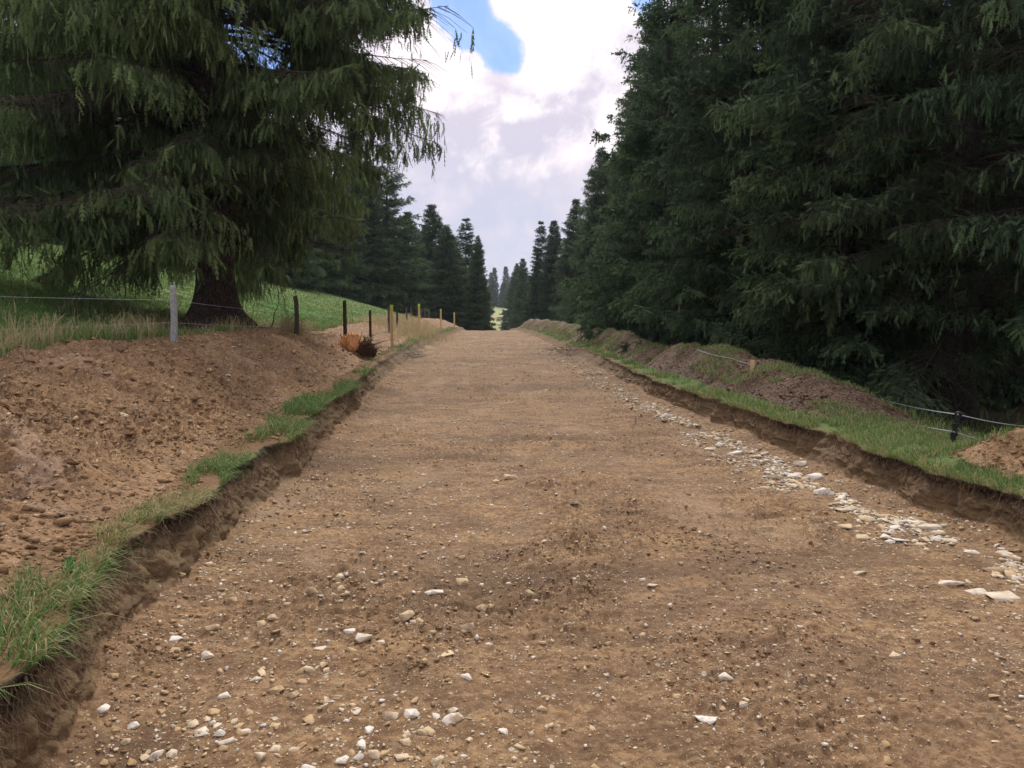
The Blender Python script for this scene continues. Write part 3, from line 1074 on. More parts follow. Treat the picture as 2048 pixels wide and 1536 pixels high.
p_acc = Acc()
n = 300000                                          # pasture grass
y = np.exp(r.uniform(math.log(4.5), math.log(78), n))
u = r.uniform(-.78, -.05, n)
x = u * y
oo = xl(y) - run_l(y) - x
keep = (oo > 2.75) & (np.hypot(x + 8.2, y - 19) > .8)
x, y, oo = x[keep], y[keep], oo[keep]
n = len(x)
clump = pn(x * .5, y * .5, 101) + .6 * pn(x * 2, y * 2, 102)
nearf = sstep(oo, 5.5, 3.0)
h = (.10 + .06 * clump) * r.uniform(.5, 1.4, n) * (1 + .8 * nearf)
t = np.where(r.uniform(0, 1, n) < .07 + .20 * nearf + .14 * sstep(clump, .1, .6) + .12 * sstep(y, 40, 65), r.uniform(.6, .92, n), r.uniform(.1, .62, n))
P = on_ground(x, y)
blades(p_acc, P, np.maximum(h, .03), np.clip(.004 + y * .0006, .005, .034), t, .6, None, .6, r=r)
# long pale seed stalks behind the left bank
n = 11000
y = np.exp(r.uniform(math.log(5), math.log(26), n))
o = 2.7 + np.abs(r.normal(0, 1.3, n))
x = xl(y) - run_l(y) - o
keep = (pn(x * .9, y * .6, 103) + .35 * pn(x * 3, y * 3, 104) + .35 * sstep(y, 9.5, 6.5) > .12)
x, y = x[keep], y[keep]
n = len(x)
blades(p_acc, on_ground(x, y), .45 * r.uniform(.6, 1.35, n), np.clip(.003 + y * .00035, .003, .012), r.uniform(.78, 1, n), .75, None, .75, r=r)
# pale dry tussock on the far bank
n = 2500
q = at_depth(835, 632, 42)
x = q[0] + r.normal(0, .9, n) - .5
y = q[1] + r.normal(0, 5, n)
blades(p_acc, on_ground(x, y), .55 * r.uniform(.6, 1.2, n), np.full(n, .02), r.uniform(.85, 1, n), .6, None, .6, r=r)
q = hit(570, 662)
n = 700
x = q[0] + r.normal(0, .16, n)
y = q[1] + .5 + r.normal(0, .3, n)
blades(p_acc, on_ground(x, y), .42 * r.uniform(.6, 1.3, n), np.full(n, .008), r.uniform(.8, 1, n), .7, np.array([[.25, 0, 0]]), .6, r=r)
tag(link('pasture_grass', p_acc.mesh('pasture_grass'), M_grass), 'green pasture grass with straw seed stalks on the slope by the fence', 'grass', kind='stuff')

u_acc = Acc()                                       # grass and seedlings at the wood's edge
n = 26000
y = np.exp(r.uniform(math.log(6.5), math.log(40), n))
o = 2.4 + r.uniform(0, 1, n) ** 1.5 * 4.5
x = xr(y) + run_r(y) + o
keep = pn(x * .8, y * .8, 105) > -.15
x, y = x[keep], y[keep]
n = len(x)
t = np.where(r.uniform(0, 1, n) < .5, r.uniform(.65, .95, n), r.uniform(.0, .5, n))
blades(u_acc, on_ground(x, y), .26 * r.uniform(.4, 1.4, n), np.clip(.004 + y * .0004, .005, .02), t, .8, None, .7, r=r)
tag(link('forest_edge_grass', u_acc.mesh('forest_edge_grass'), M_grass), 'rough straw and green grass at the edge of the spruce wood', 'grass', kind='stuff')

f_acc = Acc()
for side in (-1, 1):
    n = 7000
    y = np.exp(r.uniform(math.log(1.8), math.log(22), n))
    f = r.uniform(.55, 1.0, n)
    a = xl(y) - run_l(y) * f if side < 0 else xr(y) + run_r(y) * f
    zt = z_left(0 * y, y) if side < 0 else z_right(0 * y, y)
    P = np.stack([a - side * .02, y, zt * f - .01], 1)
    blades(f_acc, P, -.07 * r.uniform(.3, 1.5, n), np.clip(.0016 + y * .00025, .0016, .008), r.uniform(.55, 1, n), .9, np.array([[side * .35, 0, 0]]), .6, r=r)
tag(link('root_fibres', f_acc.mesh('root_fibres'), M_fibre), 'fine torn roots and dead grass hanging from both cut edges', 'roots', kind='stuff')

# ------------------------------------------------------------------ spruces
def twig_template(n):
    V = [(0, 0, 0)]
    for i in range(n):
        V.append(((i + 1) / n, 0, 0))
    T = []
    for sgn in (1, -1):
        for i in range(n):
            w = (.55 + .45 * math.sin(math.pi * (i + .6) / (n + .4))) * (1.0 if i < n - 1 else .7)
            V.append(((i + 1.25) / n, sgn * w, -.15 * w))
            T.append((i, i + 1, len(V) - 1) if sgn > 0 else (i + 1, i, len(V) - 1))
    return np.array(V, float), np.array(T)


def make_spruce(name, seed, Ht, R, zb, tr_r, lod, step, whorl, per, hang, twig_l, twig_w, droop, flare=1.25, gap=-.25, zdense=1e9, shape=.85, leaf_mat=None, bark=None,
                blstep=.10, bare=.25, wood_side=False, lobes=0.0, stems=(), low=.25, lowh=.05, gs=.8, along=2, jit=.5, oneside=0.0, rand=.14, skip=0.0, strand=0, tip=0.0, blmin=.22):
    r = np.random.default_rng(seed)
    P0, D0, L0, W0, T0 = [], [], [], [], []
    bp, br = [], []                                  # branch centre lines and radii
    sp, sr = [], []
    z = zb
    az0 = r.uniform(0, 6.3)
    while z < Ht - .12:
        h = (z - zb) / (Ht - zb)
        sparse = z > zdense
        nb = max(3, int(round(per * (1 - .35 * h))))
        az0 += 2.4
        for k in range(nb):
            if r.uniform() < skip:
                continue
            az = az0 + k * 2 * math.pi / nb + r.normal(0, .22)
            rad = R * (1 - h) ** shape * (1.0 - low * (math.exp(-h / lowh) if not oneside else float(1 - sstep(h, lowh * .6, lowh * 1.3)) * max(0, math.cos(az)) ** .5))
            rad += tip * min(1.0, (1 - h) * 9)
            L = max(.25, rad * r.uniform(.72, 1.12) * (1.12 if r.uniform() < .15 else 1))
            z1 = z + r.uniform(-1, 1) * whorl * jit * (1 if h < .8 else .4)
            if z1 > Ht - .08:
                continue
            s = np.linspace(0, 1, 9)
            lowf = 1 - h
            a = .45 * h * 1.2 - .10 * droop * lowf + r.normal(0, .07)
            dv = droop * r.uniform(.55, 1.45)
            dz = L * (a * s - dv * lowf * .62 * s ** 2 + dv * lowf * .26 * s ** 4)
            hd = np.array([math.cos(az), math.sin(az)])
            wob = r.normal(0, .05, 2) * L
            lat = np.array([-hd[1], hd[0]])
            C = np.stack([hd[0] * L * s * .97 + lat[0] * wob[0] * s ** 2, hd[1] * L * s * .97 + lat[1] * wob[0] * s ** 2, z1 + dz], 1)
            rb = max(.008, .0092 * L) * (1 - s * .9) ** 1.2
            bp.append(C)
            br.append(rb)
            stp = step * (2.2 if sparse else 1)
            nn = max(3, int(L / stp))
            sn = bare * lowf + (1 - bare * lowf) * (np.arange(nn) + r.uniform(0, 1, nn)) / nn
            sn = sn[sn < .995]
            sn = np.append(sn, .985)
            B = np.stack([np.interp(sn, s, C[:, i]) for i in range(3)], 1)
            bt = r.uniform(-.2, .2)
            Tn = nrm(np.stack([np.interp(sn, s, np.gradient(C[:, i], s)) for i in range(3)], 1))
            for _ in range(along):                   # shoots clothing the limb itself
                m_ = len(sn)
                dd = nrm(Tn + r.normal(0, .55, (m_, 3)) + np.array([0, 0, .15 - .5 * hang * lowf]))
                P0.append(B + r.normal(0, .02, (m_, 3)))
                D0.append(dd)
                L0.append(twig_l * r.uniform(.6, 1.5, m_))
                W0.append(twig_w * r.uniform(.8, 1.3, m_))
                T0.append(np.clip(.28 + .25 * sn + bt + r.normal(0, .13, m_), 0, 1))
            for sgn in (1, -1):
                bl = (np.minimum(1.05, .34 * L * (1 - sn) + blmin + .05 * L) * r.uniform(.6, 1.25, len(sn)))
                ang = r.uniform(.7, 1.15, len(sn)) * sgn
                ca, sa = np.cos(ang), np.sin(ang)
                dirh = np.stack([Tn[:, 0] * ca - Tn[:, 1] * sa, Tn[:, 0] * sa + Tn[:, 1] * ca, Tn[:, 2] * .6 - .12 + r.normal(0, .08, len(sn))], 1)
                dirh = nrm(dirh)
                m = np.maximum(1, (bl / (blstep * (2 if sparse else 1))).astype(int))
                ci = np.repeat(np.arange(len(sn)), m)
                fr = (np.concatenate([np.arange(q) for q in m]) + r.uniform(.1, 1, len(ci))) / m[ci]
                fr = np.minimum(fr, 1)
                dist = bl[ci] * fr
                O = B[ci] + dirh[ci] * dist[:, None]
                O[:, 2] -= droop * .55 * dist ** 2 + .0
                g = np.clip(hang * (1.0 - .55 * h) + r.normal(0, .20, len(ci)), .0, .97)[:, None]
                flip = r.choice([-1., 1.], len(ci))[:, None]
                fwd = dirh[ci]
                sd_ = np.cross(fwd, np.array([0, 0, 1.0]))
                dd = fwd * (1 - g) + sd_ * flip * .75 * (1 - g) + np.array([0, 0, -1.0]) * g + r.normal(0, rand, (len(ci), 3))
                dd = nrm(dd)
                lt = twig_l * r.uniform(.55, 1.5, len(ci)) * (1 + .7 * (g[:, 0] > .7))
                P0.append(O)
                D0.append(dd)
                L0.append(lt)
                W0.append(twig_w * r.uniform(.75, 1.3, len(ci)))
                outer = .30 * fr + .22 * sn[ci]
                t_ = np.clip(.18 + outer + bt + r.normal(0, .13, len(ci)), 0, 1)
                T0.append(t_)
                if strand and not sparse:             # long hanging shoots below the boughs
                    pick = r.uniform(0, 1, len(ci)) < .30
                    o_, t2 = O[pick], t_[pick]
                    ln_ = r.uniform(0, 1, len(o_)) * strand
                    off = np.zeros((len(o_), 3))
                    for q_ in range(1, strand + 1):
                        ok = ln_ > q_ - 1
                        off = off + np.stack([r.normal(0, .02, len(o_)), r.normal(0, .02, len(o_)), -twig_l * r.uniform(.55, .8, len(o_))], 1)
                        k_ = int(ok.sum())
                        P0.append((o_ + off)[ok])
                        D0.append(nrm(np.array([0, 0, -1.0]) + r.normal(0, .22, (k_, 3))))
                        L0.append(twig_l * r.uniform(.8, 1.3, k_))
                        W0.append(twig_w * r.uniform(.7, 1.15, k_) * (1 - .08 * q_))
                        T0.append(np.clip(t2[ok] + r.normal(0, .08, k_), 0, 1))
                if wood_side and not sparse:
                    ts = np.array([0, .5, 1.0])
                    SP = B[:, None, :] + dirh[:, None, :] * (bl[:, None] * ts)[:, :, None]
                    SP[:, :, 2] -= droop * .55 * (bl[:, None] * ts) ** 2
                    sp.append(SP)
                    sr.append(np.broadcast_to(np.array([.007, .005, .003]), (len(sn), 3)))
        z += whorl * r.uniform(.7, 1.3) * (1.6 if sparse else 1)
    P = np.concatenate(P0); D = np.concatenate(D0); L = np.concatenate(L0); Wd = np.concatenate(W0); T = np.concatenate(T0)
    cl_ = pn3(P[:, 0] * gs + seed, P[:, 1] * gs, P[:, 2] * gs * 1.1) + .5 * pn3(P[:, 0] * 2.1, P[:, 1] * 2.1 + seed, P[:, 2] * 2.1)
    k = cl_ > gap + .0
    P, D, L, Wd, T, cl_ = P[k], D[k], L[k], Wd[k], T[k], cl_[k]
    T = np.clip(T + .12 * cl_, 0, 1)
    Vt, Tt = twig_template(lod)
    N = len(P)
    rv = r.normal(0, 1, (N, 3)) + np.array([0, 0, .6])
    Sd = nrm(np.cross(D, rv))
    Up = np.cross(Sd, D)
    V = P[:, None, :] + (L[:, None] * Vt[None, :, 0])[:, :, None] * D[:, None, :] + (Wd[:, None] * Vt[None, :, 1])[:, :, None] * Sd[:, None, :] + (Wd[:, None] * Vt[None, :, 2])[:, :, None] * Up[:, None, :]
    tris = (np.arange(N)[:, None, None] * len(Vt) + Tt[None]).reshape(-1, 3)
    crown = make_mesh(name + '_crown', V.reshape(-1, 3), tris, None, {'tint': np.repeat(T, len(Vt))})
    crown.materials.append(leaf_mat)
    # trunk with limbs
    acc = Acc()
    nz, ns = 40, 20 if lod > 3 else 9
    zz = np.concatenate([np.linspace(-.5, 1.6, 16), np.linspace(1.6, Ht, nz)[1:]])
    th = np.arange(ns) * 2 * math.pi / ns
    rr = tr_r * np.clip(1 - zz / Ht, .01, 1) ** .85 * (1 + flare * np.exp(-np.maximum(zz + .15, 0) / .34))
    lob = 1 + lobes * np.exp(-np.maximum(zz, 0) / .5)[:, None] * (np.sin(th * 3 + 1.0) + .6 * np.sin(th * 5 + 2.2))[None] + .03 * np.sin(th * 7)[None] + .035 * pn(th[None] * 1.3, zz[:, None] * 1.2, seed)
    V = np.stack([np.cos(th)[None] * rr[:, None] * lob, np.sin(th)[None] * rr[:, None] * lob, np.broadcast_to(zz[:, None], (len(zz), ns))], -1).reshape(-1, 3)
    i, j = np.meshgrid(np.arange(len(zz) - 1), np.arange(ns), indexing='ij')
    Q = np.stack([i * ns + j, i * ns + (j + 1) % ns, (i + 1) * ns + (j + 1) % ns, (i + 1) * ns + j], -1).reshape(-1, 4)
    acc.add(V, None, Q)
    V, Q = tubes(np.stack(bp), np.stack(br), 5 if lod > 3 else 3)
    acc.add(V, None, Q)
    if sp:
        V, Q = tubes(np.concatenate(sp), np.concatenate(sr), 3)
        acc.add(V, None, Q)
    for (sx, sy, z0, z1, sr0) in stems:
        s = np.linspace(0, 1, 14)
        C = np.stack([sx * np.minimum(1, s * 3) ** .6, sy * np.minimum(1, s * 3) ** .6, z0 + (z1 - z0) * s + .3 * np.sin(s * 3)], 1)[None]
        V, Q = tubes(C, (sr0 * (1 - .8 * s))[None], 8)
        acc.add(V, None, Q)
    # dead twigs below and inside the crown
    nd = 70 if lod > 3 else 16
    za = r.uniform(.8 if zb < 2.5 else zb * .4, min(Ht * .4, zb + 6), nd)
    aa = r.uniform(0, 6.3, nd)
    s = np.linspace(0, 1, 6)
    Ld = r.uniform(.5, 2.2, nd) * min(1, R / 4)
    C = np.stack([np.cos(aa)[:, None] * (Ld[:, None] * s), np.sin(aa)[:, None] * (Ld[:, None] * s), za[:, None] + (r.uniform(-.5, .1, nd) * Ld)[:, None] * s ** 1.5], -1)
    C += r.normal(0, .03, C.shape) * s[None, :, None]
    V, Q = tubes(C, np.broadcast_to(.010 * (1 - .8 * s), (nd, 6)), 3)
    acc.add(V, None, Q)
    trunk = acc.mesh(name + '_trunk', smooth=True)
    trunk.materials.append(bark)
    return trunk, crown


def put_tree(proto, x, y, rot, sc, label, group, z=None, lean=(0, 0), name='spruce_tree', sink=.15):
    z = hgt(x, y) if z is None else z
    root = empty(name, (x, y, z - sink), rot, sc)
    root.rotation_euler = (lean[0] + .022 * math.sin(x * 7.3 + y), lean[1] + .022 * math.sin(y * 5.1 + x), rot)
    tag(root, label, 'tree', group)
    t = bpy.data.objects.new('trunk', proto[0])
    c = bpy.data.objects.new('crown', proto[1])
    for q in (t, c):
        COL.objects.link(q)
        q.parent = root
    return root


HERO = make_spruce('hero', 3, 24, 6.2, 2.9, .46, 4, .14, .38, 9, .90, .19, .045, .66, flare=1.0, gap=.05, zdense=12.5, shape=.30, leaf_mat=M_hero, bark=M_bark_hero,
                   blstep=.075, bare=.22, wood_side=True, lobes=.16, stems=((-1.6, -.3, 5.5, 16, .13), (-1.25, .6, 5.0, 15, .12), (.35, -.5, 4.0, 14, .14)), low=.48, lowh=.11, gs=.62, jit=1.2, oneside=1, rand=.20, skip=.10, strand=6, along=4)
NEAR_A = make_spruce('near_a', 7, 27, 4.9, 2.3, .36, 4, .12, .50, 6, .46, .13, .030, .50, gap=.03, zdense=17, leaf_mat=M_needle, bark=M_bark, blstep=.064, bare=.28, wood_side=True, jit=1.1, along=3, rand=.22, skip=.06, strand=2)
NEAR_B = make_spruce('near_b', 17, 26, 4.6, 3.2, .30, 4, .12, .54, 6, .56, .14, .029, .55, gap=.02, zdense=17, leaf_mat=M_needle, bark=M_bark, blstep=.066, bare=.35, wood_side=True, jit=1.1, along=3, rand=.22, skip=.08, strand=3)
MID_A = make_spruce('mid_a', 27, 25, 5.4, .5, .24, 2, .17, .38, 8, .40, .28, .10, .45, gap=-.40, leaf_mat=M_needle, bark=M_bark, blstep=.14, bare=.12, shape=.95, skip=.08, jit=1.5, strand=1, tip=.45, blmin=.34, along=4)
MID_B = make_spruce('mid_b', 37, 23, 4.9, .5, .22, 2, .17, .40, 8, .42, .28, .10, .42, gap=-.36, leaf_mat=M_needle, bark=M_bark, blstep=.14, bare=.12, shape=1.0, skip=.10, jit=1.5, strand=1, tip=.45, blmin=.34, along=4)
MID_D = make_spruce('mid_d', 67, 24, 4.3, .4, .22, 2, .17, .46, 8, .40, .28, .10, .55, gap=-.30, leaf_mat=M_needle, bark=M_bark, blstep=.14, bare=.15, shape=1.0, skip=.12, jit=1.5, tip=.45, blmin=.32, along=4)
MID_C = make_spruce('mid_c', 47, 22, 4.6, .8, .22, 2, .18, .56, 7, .48, .30, .09, .42, gap=-.10, leaf_mat=M_needle, bark=M_bark, blstep=.14, bare=.2, shape=.85, skip=.12, jit=1.5, tip=.45, blmin=.28, along=4)
FAR_A = make_spruce('far_a', 57, 22, 3.8, .4, .20, 1, .35, .55, 7, .40, .6, .28, .42, gap=-.4, leaf_mat=M_needle_far, bark=M_bark, blstep=.3, bare=.05, shape=.75)

hx, hy, _ = at_depth(432, 632, 19.0)
put_tree(HERO, hx, hy, 0.0, 1.0, 'huge old spruce with drooping curtain branches and a flared trunk standing in the pasture', 'spruces along the road', z=at_depth(432, 628, 19.0)[2], sink=.1)
# right front row: pixel column of trunk, depth, proto, scale, label
RG = 'spruces along the road'
for (px, D, pr, rot, sc, lab, lean) in (
        (1915, 14, NEAR_A, .4, 1.0, 'tall spruce with a thick bare trunk showing high in the wood on the right', (0, .0)),
        (2400, 10.5, NEAR_B, 2.0, 1.0, 'spruce rooted outside the frame whose bright boughs hang in at the right edge', (0, 0)),
        (1720, 19, NEAR_B, 4.1, .98, 'spruce sweeping long boughs over the short wooden stake', (0, 0)),
        (1515, 25, NEAR_A, 2.6, 1.0, 'broad dark spruce with low boughs behind the rounded dark bank', (0, 0)),
        (1420, 34, NEAR_B, .9, 1.02, 'dark spruce in the front row between the broad low one and the tallest', (0, 0)),
        (1345, 45, NEAR_A, 5.2, 1.08, 'tallest dark spruce on the right whose boughs jut into the white cloud', (0, 0)),
        (1300, 57, MID_A, 1.0, 1.0, 'spruce just left of the tallest with tip against the cloud', (0, 0)),
        (1252, 72, MID_D, 2.0, .98, 'slim spruce left of the tallest with its boughs reaching low', (0, 0)),
        (1205, 88, MID_A, 3.0, .88, 'pointed spruce stepping down toward the gap at the road end', (0, 0)),
        (1178, 100, MID_C, 3.4, 1.02, 'open crowned spruce right of the narrow gap', (0, 0)),
        (1150, 112, MID_B, .5, .92, 'spruce half hidden behind the narrow pointed one', (0, 0)),
        (1112, 122, MID_B, 1.5, .86, 'lower spruce beside the narrow pointed one', (0, 0)),
        (1082, 128, MID_D, 4.0, .86, 'narrow pointed spruce standing forward of the gap on the right', (0, 0)),
        (1048, 170, MID_B, 5.0, .80, 'far spruce at the right side of the gap', (0, 0)),
        (1030, 215, MID_A, 2.2, .82, 'small looking spruce deep in the gap on the right', (0, 0)),
        (1018, 255, MID_C, 2.9, .8, 'smallest bluish spruce right of the pale far field', (0, 0))):
    q = at_depth(px, 640, D)
    tr_o = put_tree(pr, q[0], q[1], rot, sc, lab, RG, lean=lean)
    if px == 1420:
        BOUGH_TREE = tr_o
for k, (px, D, sc) in enumerate(((1330, 64, .98), (1275, 80, .9), (1235, 96, .86), (1215, 112, .9), (1190, 124, .84), (1165, 132, .8), (1132, 138, .78), (1098, 142, .72), (1070, 150, .66), (1058, 185, .7), (1040, 235, .7))):
    q = at_depth(px, 640, D)
    put_tree((MID_B, MID_C, MID_A, MID_D)[k % 4], q[0], q[1], k * 1.7, sc, 'spruce filling the second row between the front trees on the right', 'second row spruces on the right')
# thin understorey trunks at the wood's edge
for (px, D, pr, rot, sc, lab) in ((1690, 15.5, MID_C, .3, .55, 'slender young spruce behind the end of the rounded bank'), (1708, 17, MID_C, 1.3, .62, 'second slender young spruce close behind the first'),
                                  (1492, 21, MID_C, 2.3, .7, 'thin spruce whose bare stem shows above the rounded bank'), (1312, 33, MID_C, 3.3, .8, 'pale stemmed spruce at the back of the dark bank'),
                                  (1800, 22, MID_A, 4.3, .45, 'bushy spruce deep in shade behind the leaning black post'), (1960, 19, MID_A, 5.3, .5, 'bushy spruce in shade behind the bramble')):
    q = at_depth(px, 650, D)
    put_tree(pr, q[0], q[1], rot, (sc, sc, sc * 1.1), lab, RG)
# the wood behind the front row
r = np.random.default_rng(71)
mids = [MID_A, MID_B, MID_D, MID_C]
cnt = 0
for D in (24, 31, 39, 48, 58, 70, 84, 100, 120):
    for off in (5.2, 9.5, 14.5, 20, 27):
        x = float(np.interp(D, [10, 25, 45, 80, 130], [8.5, 8.3, 9.5, 10.5, 8])) + off + r.normal(0, .9)
        y = D + r.normal(0, 2)
        if x / y > .95 or .46 < x / y < .70:
            continue
        s = r.uniform(.85, 1.1)
        put_tree(mids[cnt % 4], x, y, r.uniform(0, 6.3), (s, s, s * r.uniform(.9, 1.05)), 'dark spruce inside the wood behind the front row on the right', 'spruces inside the right wood')
        cnt += 1
# left wood beyond the pasture
LG = 'spruces beyond the pasture'
for (px, D, pr, rot, sc, lab) in (
        (722, 92, MID_D, .2, .92, 'tall pointed spruce rising clear right of the old spruce'),
        (772, 97, MID_C, 1.1, .98, 'open see through spruce with gappy crown against the clouds'),
        (822, 104, MID_B, 3.1, .66, 'lower spruce right of the see through one'),
        (856, 118, MID_B, 4.0, .60, 'small pointed spruce in the dip of the left skyline'),
        (893, 112, MID_A, 2.1, .64, 'left one of two broad spruces standing by the far bend'),
        (912, 116, MID_B, 5.1, .66, 'spruce tip crowded against the left broad one by the far bend'),
        (955, 108, MID_A, 3.6, .58, 'right one of two broad spruces with its dark trunk foot showing by the bank'),
        (948, 120, MID_B, .6, .60, 'spruce pressed behind the broad one nearest the gap')):
    q = at_depth(px, 640, D)
    put_tree(pr, q[0], q[1], rot, (sc * (1.35 if px < 940 else .85), sc * (1.35 if px < 940 else .85), sc), lab, LG)
cnt = 0
for px, D in ((-160, 64), (-90, 70), (-20, 62), (40, 68), (100, 62), (165, 70), (225, 64), (285, 70), (345, 64), (400, 70), (460, 66), (515, 72), (560, 68), (605, 76), (650, 80), (690, 84),
              (540, 84), (575, 88), (625, 92), (665, 94), (700, 96), (735, 104), (788, 108), (835, 112), (848, 128), (870, 120), (930, 130), (-100, 84), (0, 86), (110, 84), (210, 88), (310, 86), (420, 90), (520, 90), (600, 96), (680, 100), (745, 108), (800, 120), (870, 135)):
    q = at_depth(px, 640, D)
    s = r.uniform(.55, .88) if px > 500 else r.uniform(.8, 1.05)
    w_ = s * r.uniform(.95, 1.35)
    put_tree(mids[cnt % 4], q[0], q[1], r.uniform(0, 6.3), (w_, w_, s), 'dark spruce in the closed wood on the rim of the pasture', 'spruces in the wood behind the pasture')
    cnt += 1
# far hill
for k in range(26):
    D = r.uniform(400, 560)
    px = 880 + 200 * (k + .5) / 26 + r.normal(0, 6)
    if 965 < px < 985 and D < 430:
        D += 60
    q = at_depth(px, 640, D)
    s = r.uniform(.6, 1.15)
    put_tree(FAR_A, q[0], q[1], r.uniform(0, 6.3), s, 'bluish far spruce on the hill beyond the road end', 'far spruces on the hill')

# ------------------------------------------------------------------ fences, stakes, wires
def post_mesh(name, h, r0, r1, sides=9, bend=0.0, rough=.12, seed=0, cut=.3, lean=(0, 0)):
    s = np.linspace(-.25 / h, 1, 18)
    th = np.arange(sides) * 2 * math.pi / sides
    rad = (r0 + (r1 - r0) * s)[:, None] * (1 + rough * pn(th[None] * 1.2, s[:, None] * h * 5, seed) + rough * .7 * pn(th[None] * 2.5, s[:, None] * h * 13, seed + 1))
    cx = bend * np.sin(s * 3.0) + lean[0] * s * h
    cy = lean[1] * s * h
    V = np.stack([cx[:, None] + np.cos(th) * rad, cy[:, None] + np.sin(th) * rad, np.broadcast_to((s * h)[:, None], rad.shape).copy()], -1)
    V[-1, :, 2] += cut * r0 * np.cos(th)
    V = V.reshape(-1, 3)
    i, j = np.meshgrid(np.arange(17), np.arange(sides), indexing='ij')
    Q = np.stack([i * sides + j, i * sides + (j + 1) % sides, (i + 1) * sides + (j + 1) % sides, (i + 1) * sides + j], -1).reshape(-1, 4)
    V = np.concatenate([V, [[cx[-1], cy[-1], h]]])
    top = 17 * sides
    T = np.array([[top + k, top + (k + 1) % sides, len(V) - 1] for k in range(sides)])
    return make_mesh(name, V, T, Q, smooth=True)


FG = 'pasture fence posts'
tops = []


def fence_post(px, ytop, D, wpx, mat, label, seed, bend=0.0, lean=(0, 0)):
    top = at_depth(px, ytop, D)
    z = hgt(top[0], D)
    h = max(.3, top[2] - z)
    w = .5 * wpx / FPX * D
    o = link('fence_post', post_mesh('fence_post', h, w * 1.08, w * .92, bend=bend, seed=seed, lean=lean), mat, loc=(top[0] - lean[0] * h, D, z))
    tag(o, label, 'fence post', FG)
    tops.append((top[0], D, z, h))


fence_post(345, 571, 11.0, 13, M_birch, 'whitish lichen covered fence post in front of the old spruce', 1, .012, (.015, 0))
fence_post(590, 592, 17.0, 9, M_oldpost, 'crooked brown fence post behind the long soil bank', 2, .03)
fence_post(689, 601, 22.5, 7.5, M_oldpost, 'straight black brown fence post above the orange torn stump', 3)
fence_post(740, 620, 28, 5, M_oldpost, 'short dark fence post between the stump and the first lime tipped stake', 4)
fence_post(777, 614, 33, 4.5, M_greypost, 'grey fence post just left of the first lime tipped stake', 5)
fence_post(794, 616, 38, 4, M_oldpost, 'thin dark fence post just right of the first lime tipped stake', 6)
fence_post(813, 615, 44, 3.5, M_greypost, 'small grey fence post above the pale dry tussock', 7)
fence_post(822, 614, 50, 3.2, M_greypost, 'small pale fence post beside the second lime tipped stake', 8)
fence_post(842, 618, 58, 2.6, M_greypost, 'tiny far fence post just past the second lime tipped stake', 9)
fence_post(850, 619, 66, 2.4, M_greypost, 'tiny far fence post near the pasture rim, last but one', 10)
fence_post(858, 621, 74, 2.2, M_greypost, 'tiniest fence post at the far end of the pasture fence', 11)


def stake(px, ytop, ybot, D, wpx, label, lime=True, group='survey stakes on the soil banks', on=None):
    if not lime:
        D = hit(px, ybot + 2)[1] + .05
    top = at_depth(px, ytop, D)
    bot = at_depth(px, ybot, D)
    zb = min(hgt(top[0], D), bot[2]) - .15
    h = top[2] - zb
    w = wpx / FPX * D
    bm = bmesh.new()
    bmesh.ops.create_cube(bm, size=1)
    for v in bm.verts:
        v.co = Vector((v.co.x * w, v.co.y * w * .7, (v.co.z + .5) * h))
    bmesh.ops.bevel(bm, geom=list(bm.edges), offset=w * .06, segments=1, affect='EDGES')
    me = bpy.data.meshes.new('survey_stake')
    bm.to_mesh(me)
    bm.free()
    o = link('survey_stake', me, M_stake, loc=(top[0], D, zb))
    tag(o, label, 'stake', group)
    if lime:
        hh = min(.16, h * .16)
        bm = bmesh.new()
        bmesh.ops.create_cube(bm, size=1)
        for v in bm.verts:
            v.co = Vector((v.co.x * (w + .006), v.co.y * (w * .7 + .006), h - hh + (v.co.z + .5) * (hh + .003)))
        bmesh.ops.bevel(bm, geom=list(bm.edges), offset=w * .06, segments=1, affect='EDGES')
        me = bpy.data.meshes.new('painted_tip')
        bm.to_mesh(me)
        bm.free()
        link('painted_tip', me, M_lime, o)


stake(783, 610, 652, 27, 5.5, 'nearest lime tipped wooden stake, right of the torn stump')
stake(838, 608, 630, 42, 4, 'lime tipped stake standing in the pale dry tussock')
stake(881.5, 618, 634, 54, 3.2, 'third lime tipped stake on the far left bank')
stake(908.5, 625, 635, 66, 2.8, 'farthest and smallest lime tipped stake on the far left bank')
stake(1505, 720, 742, 13.6, 7, 'short bare wooden stake without paint on top of the rounded dark bank', lime=False)


def wire(pts, rad, label, sag=.03, group=None):
    pts = np.array(pts)
    C = []
    for a, b in zip(pts[:-1], pts[1:]):
        s = np.linspace(0, 1, 12, endpoint=False)[:, None]
        seg = a + (b - a) * s
        seg[:, 2] -= (4 * sag * s * (1 - s))[:, 0]
        C.append(seg)
    C = np.concatenate(C + [pts[-1:]])[None]
    V, Q = tubes(C, np.full(C.shape[:2], rad), 5)
    o = link('fence_wire', make_mesh('fence_wire', V, None, Q, smooth=True), M_wire)
    tag(o, label, 'wire', group)


def post_pt(k, f):
    x, D, z, h = tops[k]
    return (x, D - .06, z + h * f)


wire([(-9.6, 8.2, 1.95)] + [at_depth(345, 600, 10.94)] + [at_depth(590, 625, 16.95)] + [post_pt(k, .62) for k in range(2, 9)], .0026, 'upper thin wire of the pasture fence running past the old spruce', group='pasture fence wires')
wire([(-9.6, 8.2, 1.35)] + [at_depth(345, 645, 10.94)] + [at_depth(590, 652, 16.95)] + [post_pt(k, .3) for k in range(2, 9)], .0022, 'lower thin wire of the pasture fence near the grass', group='pasture fence wires')

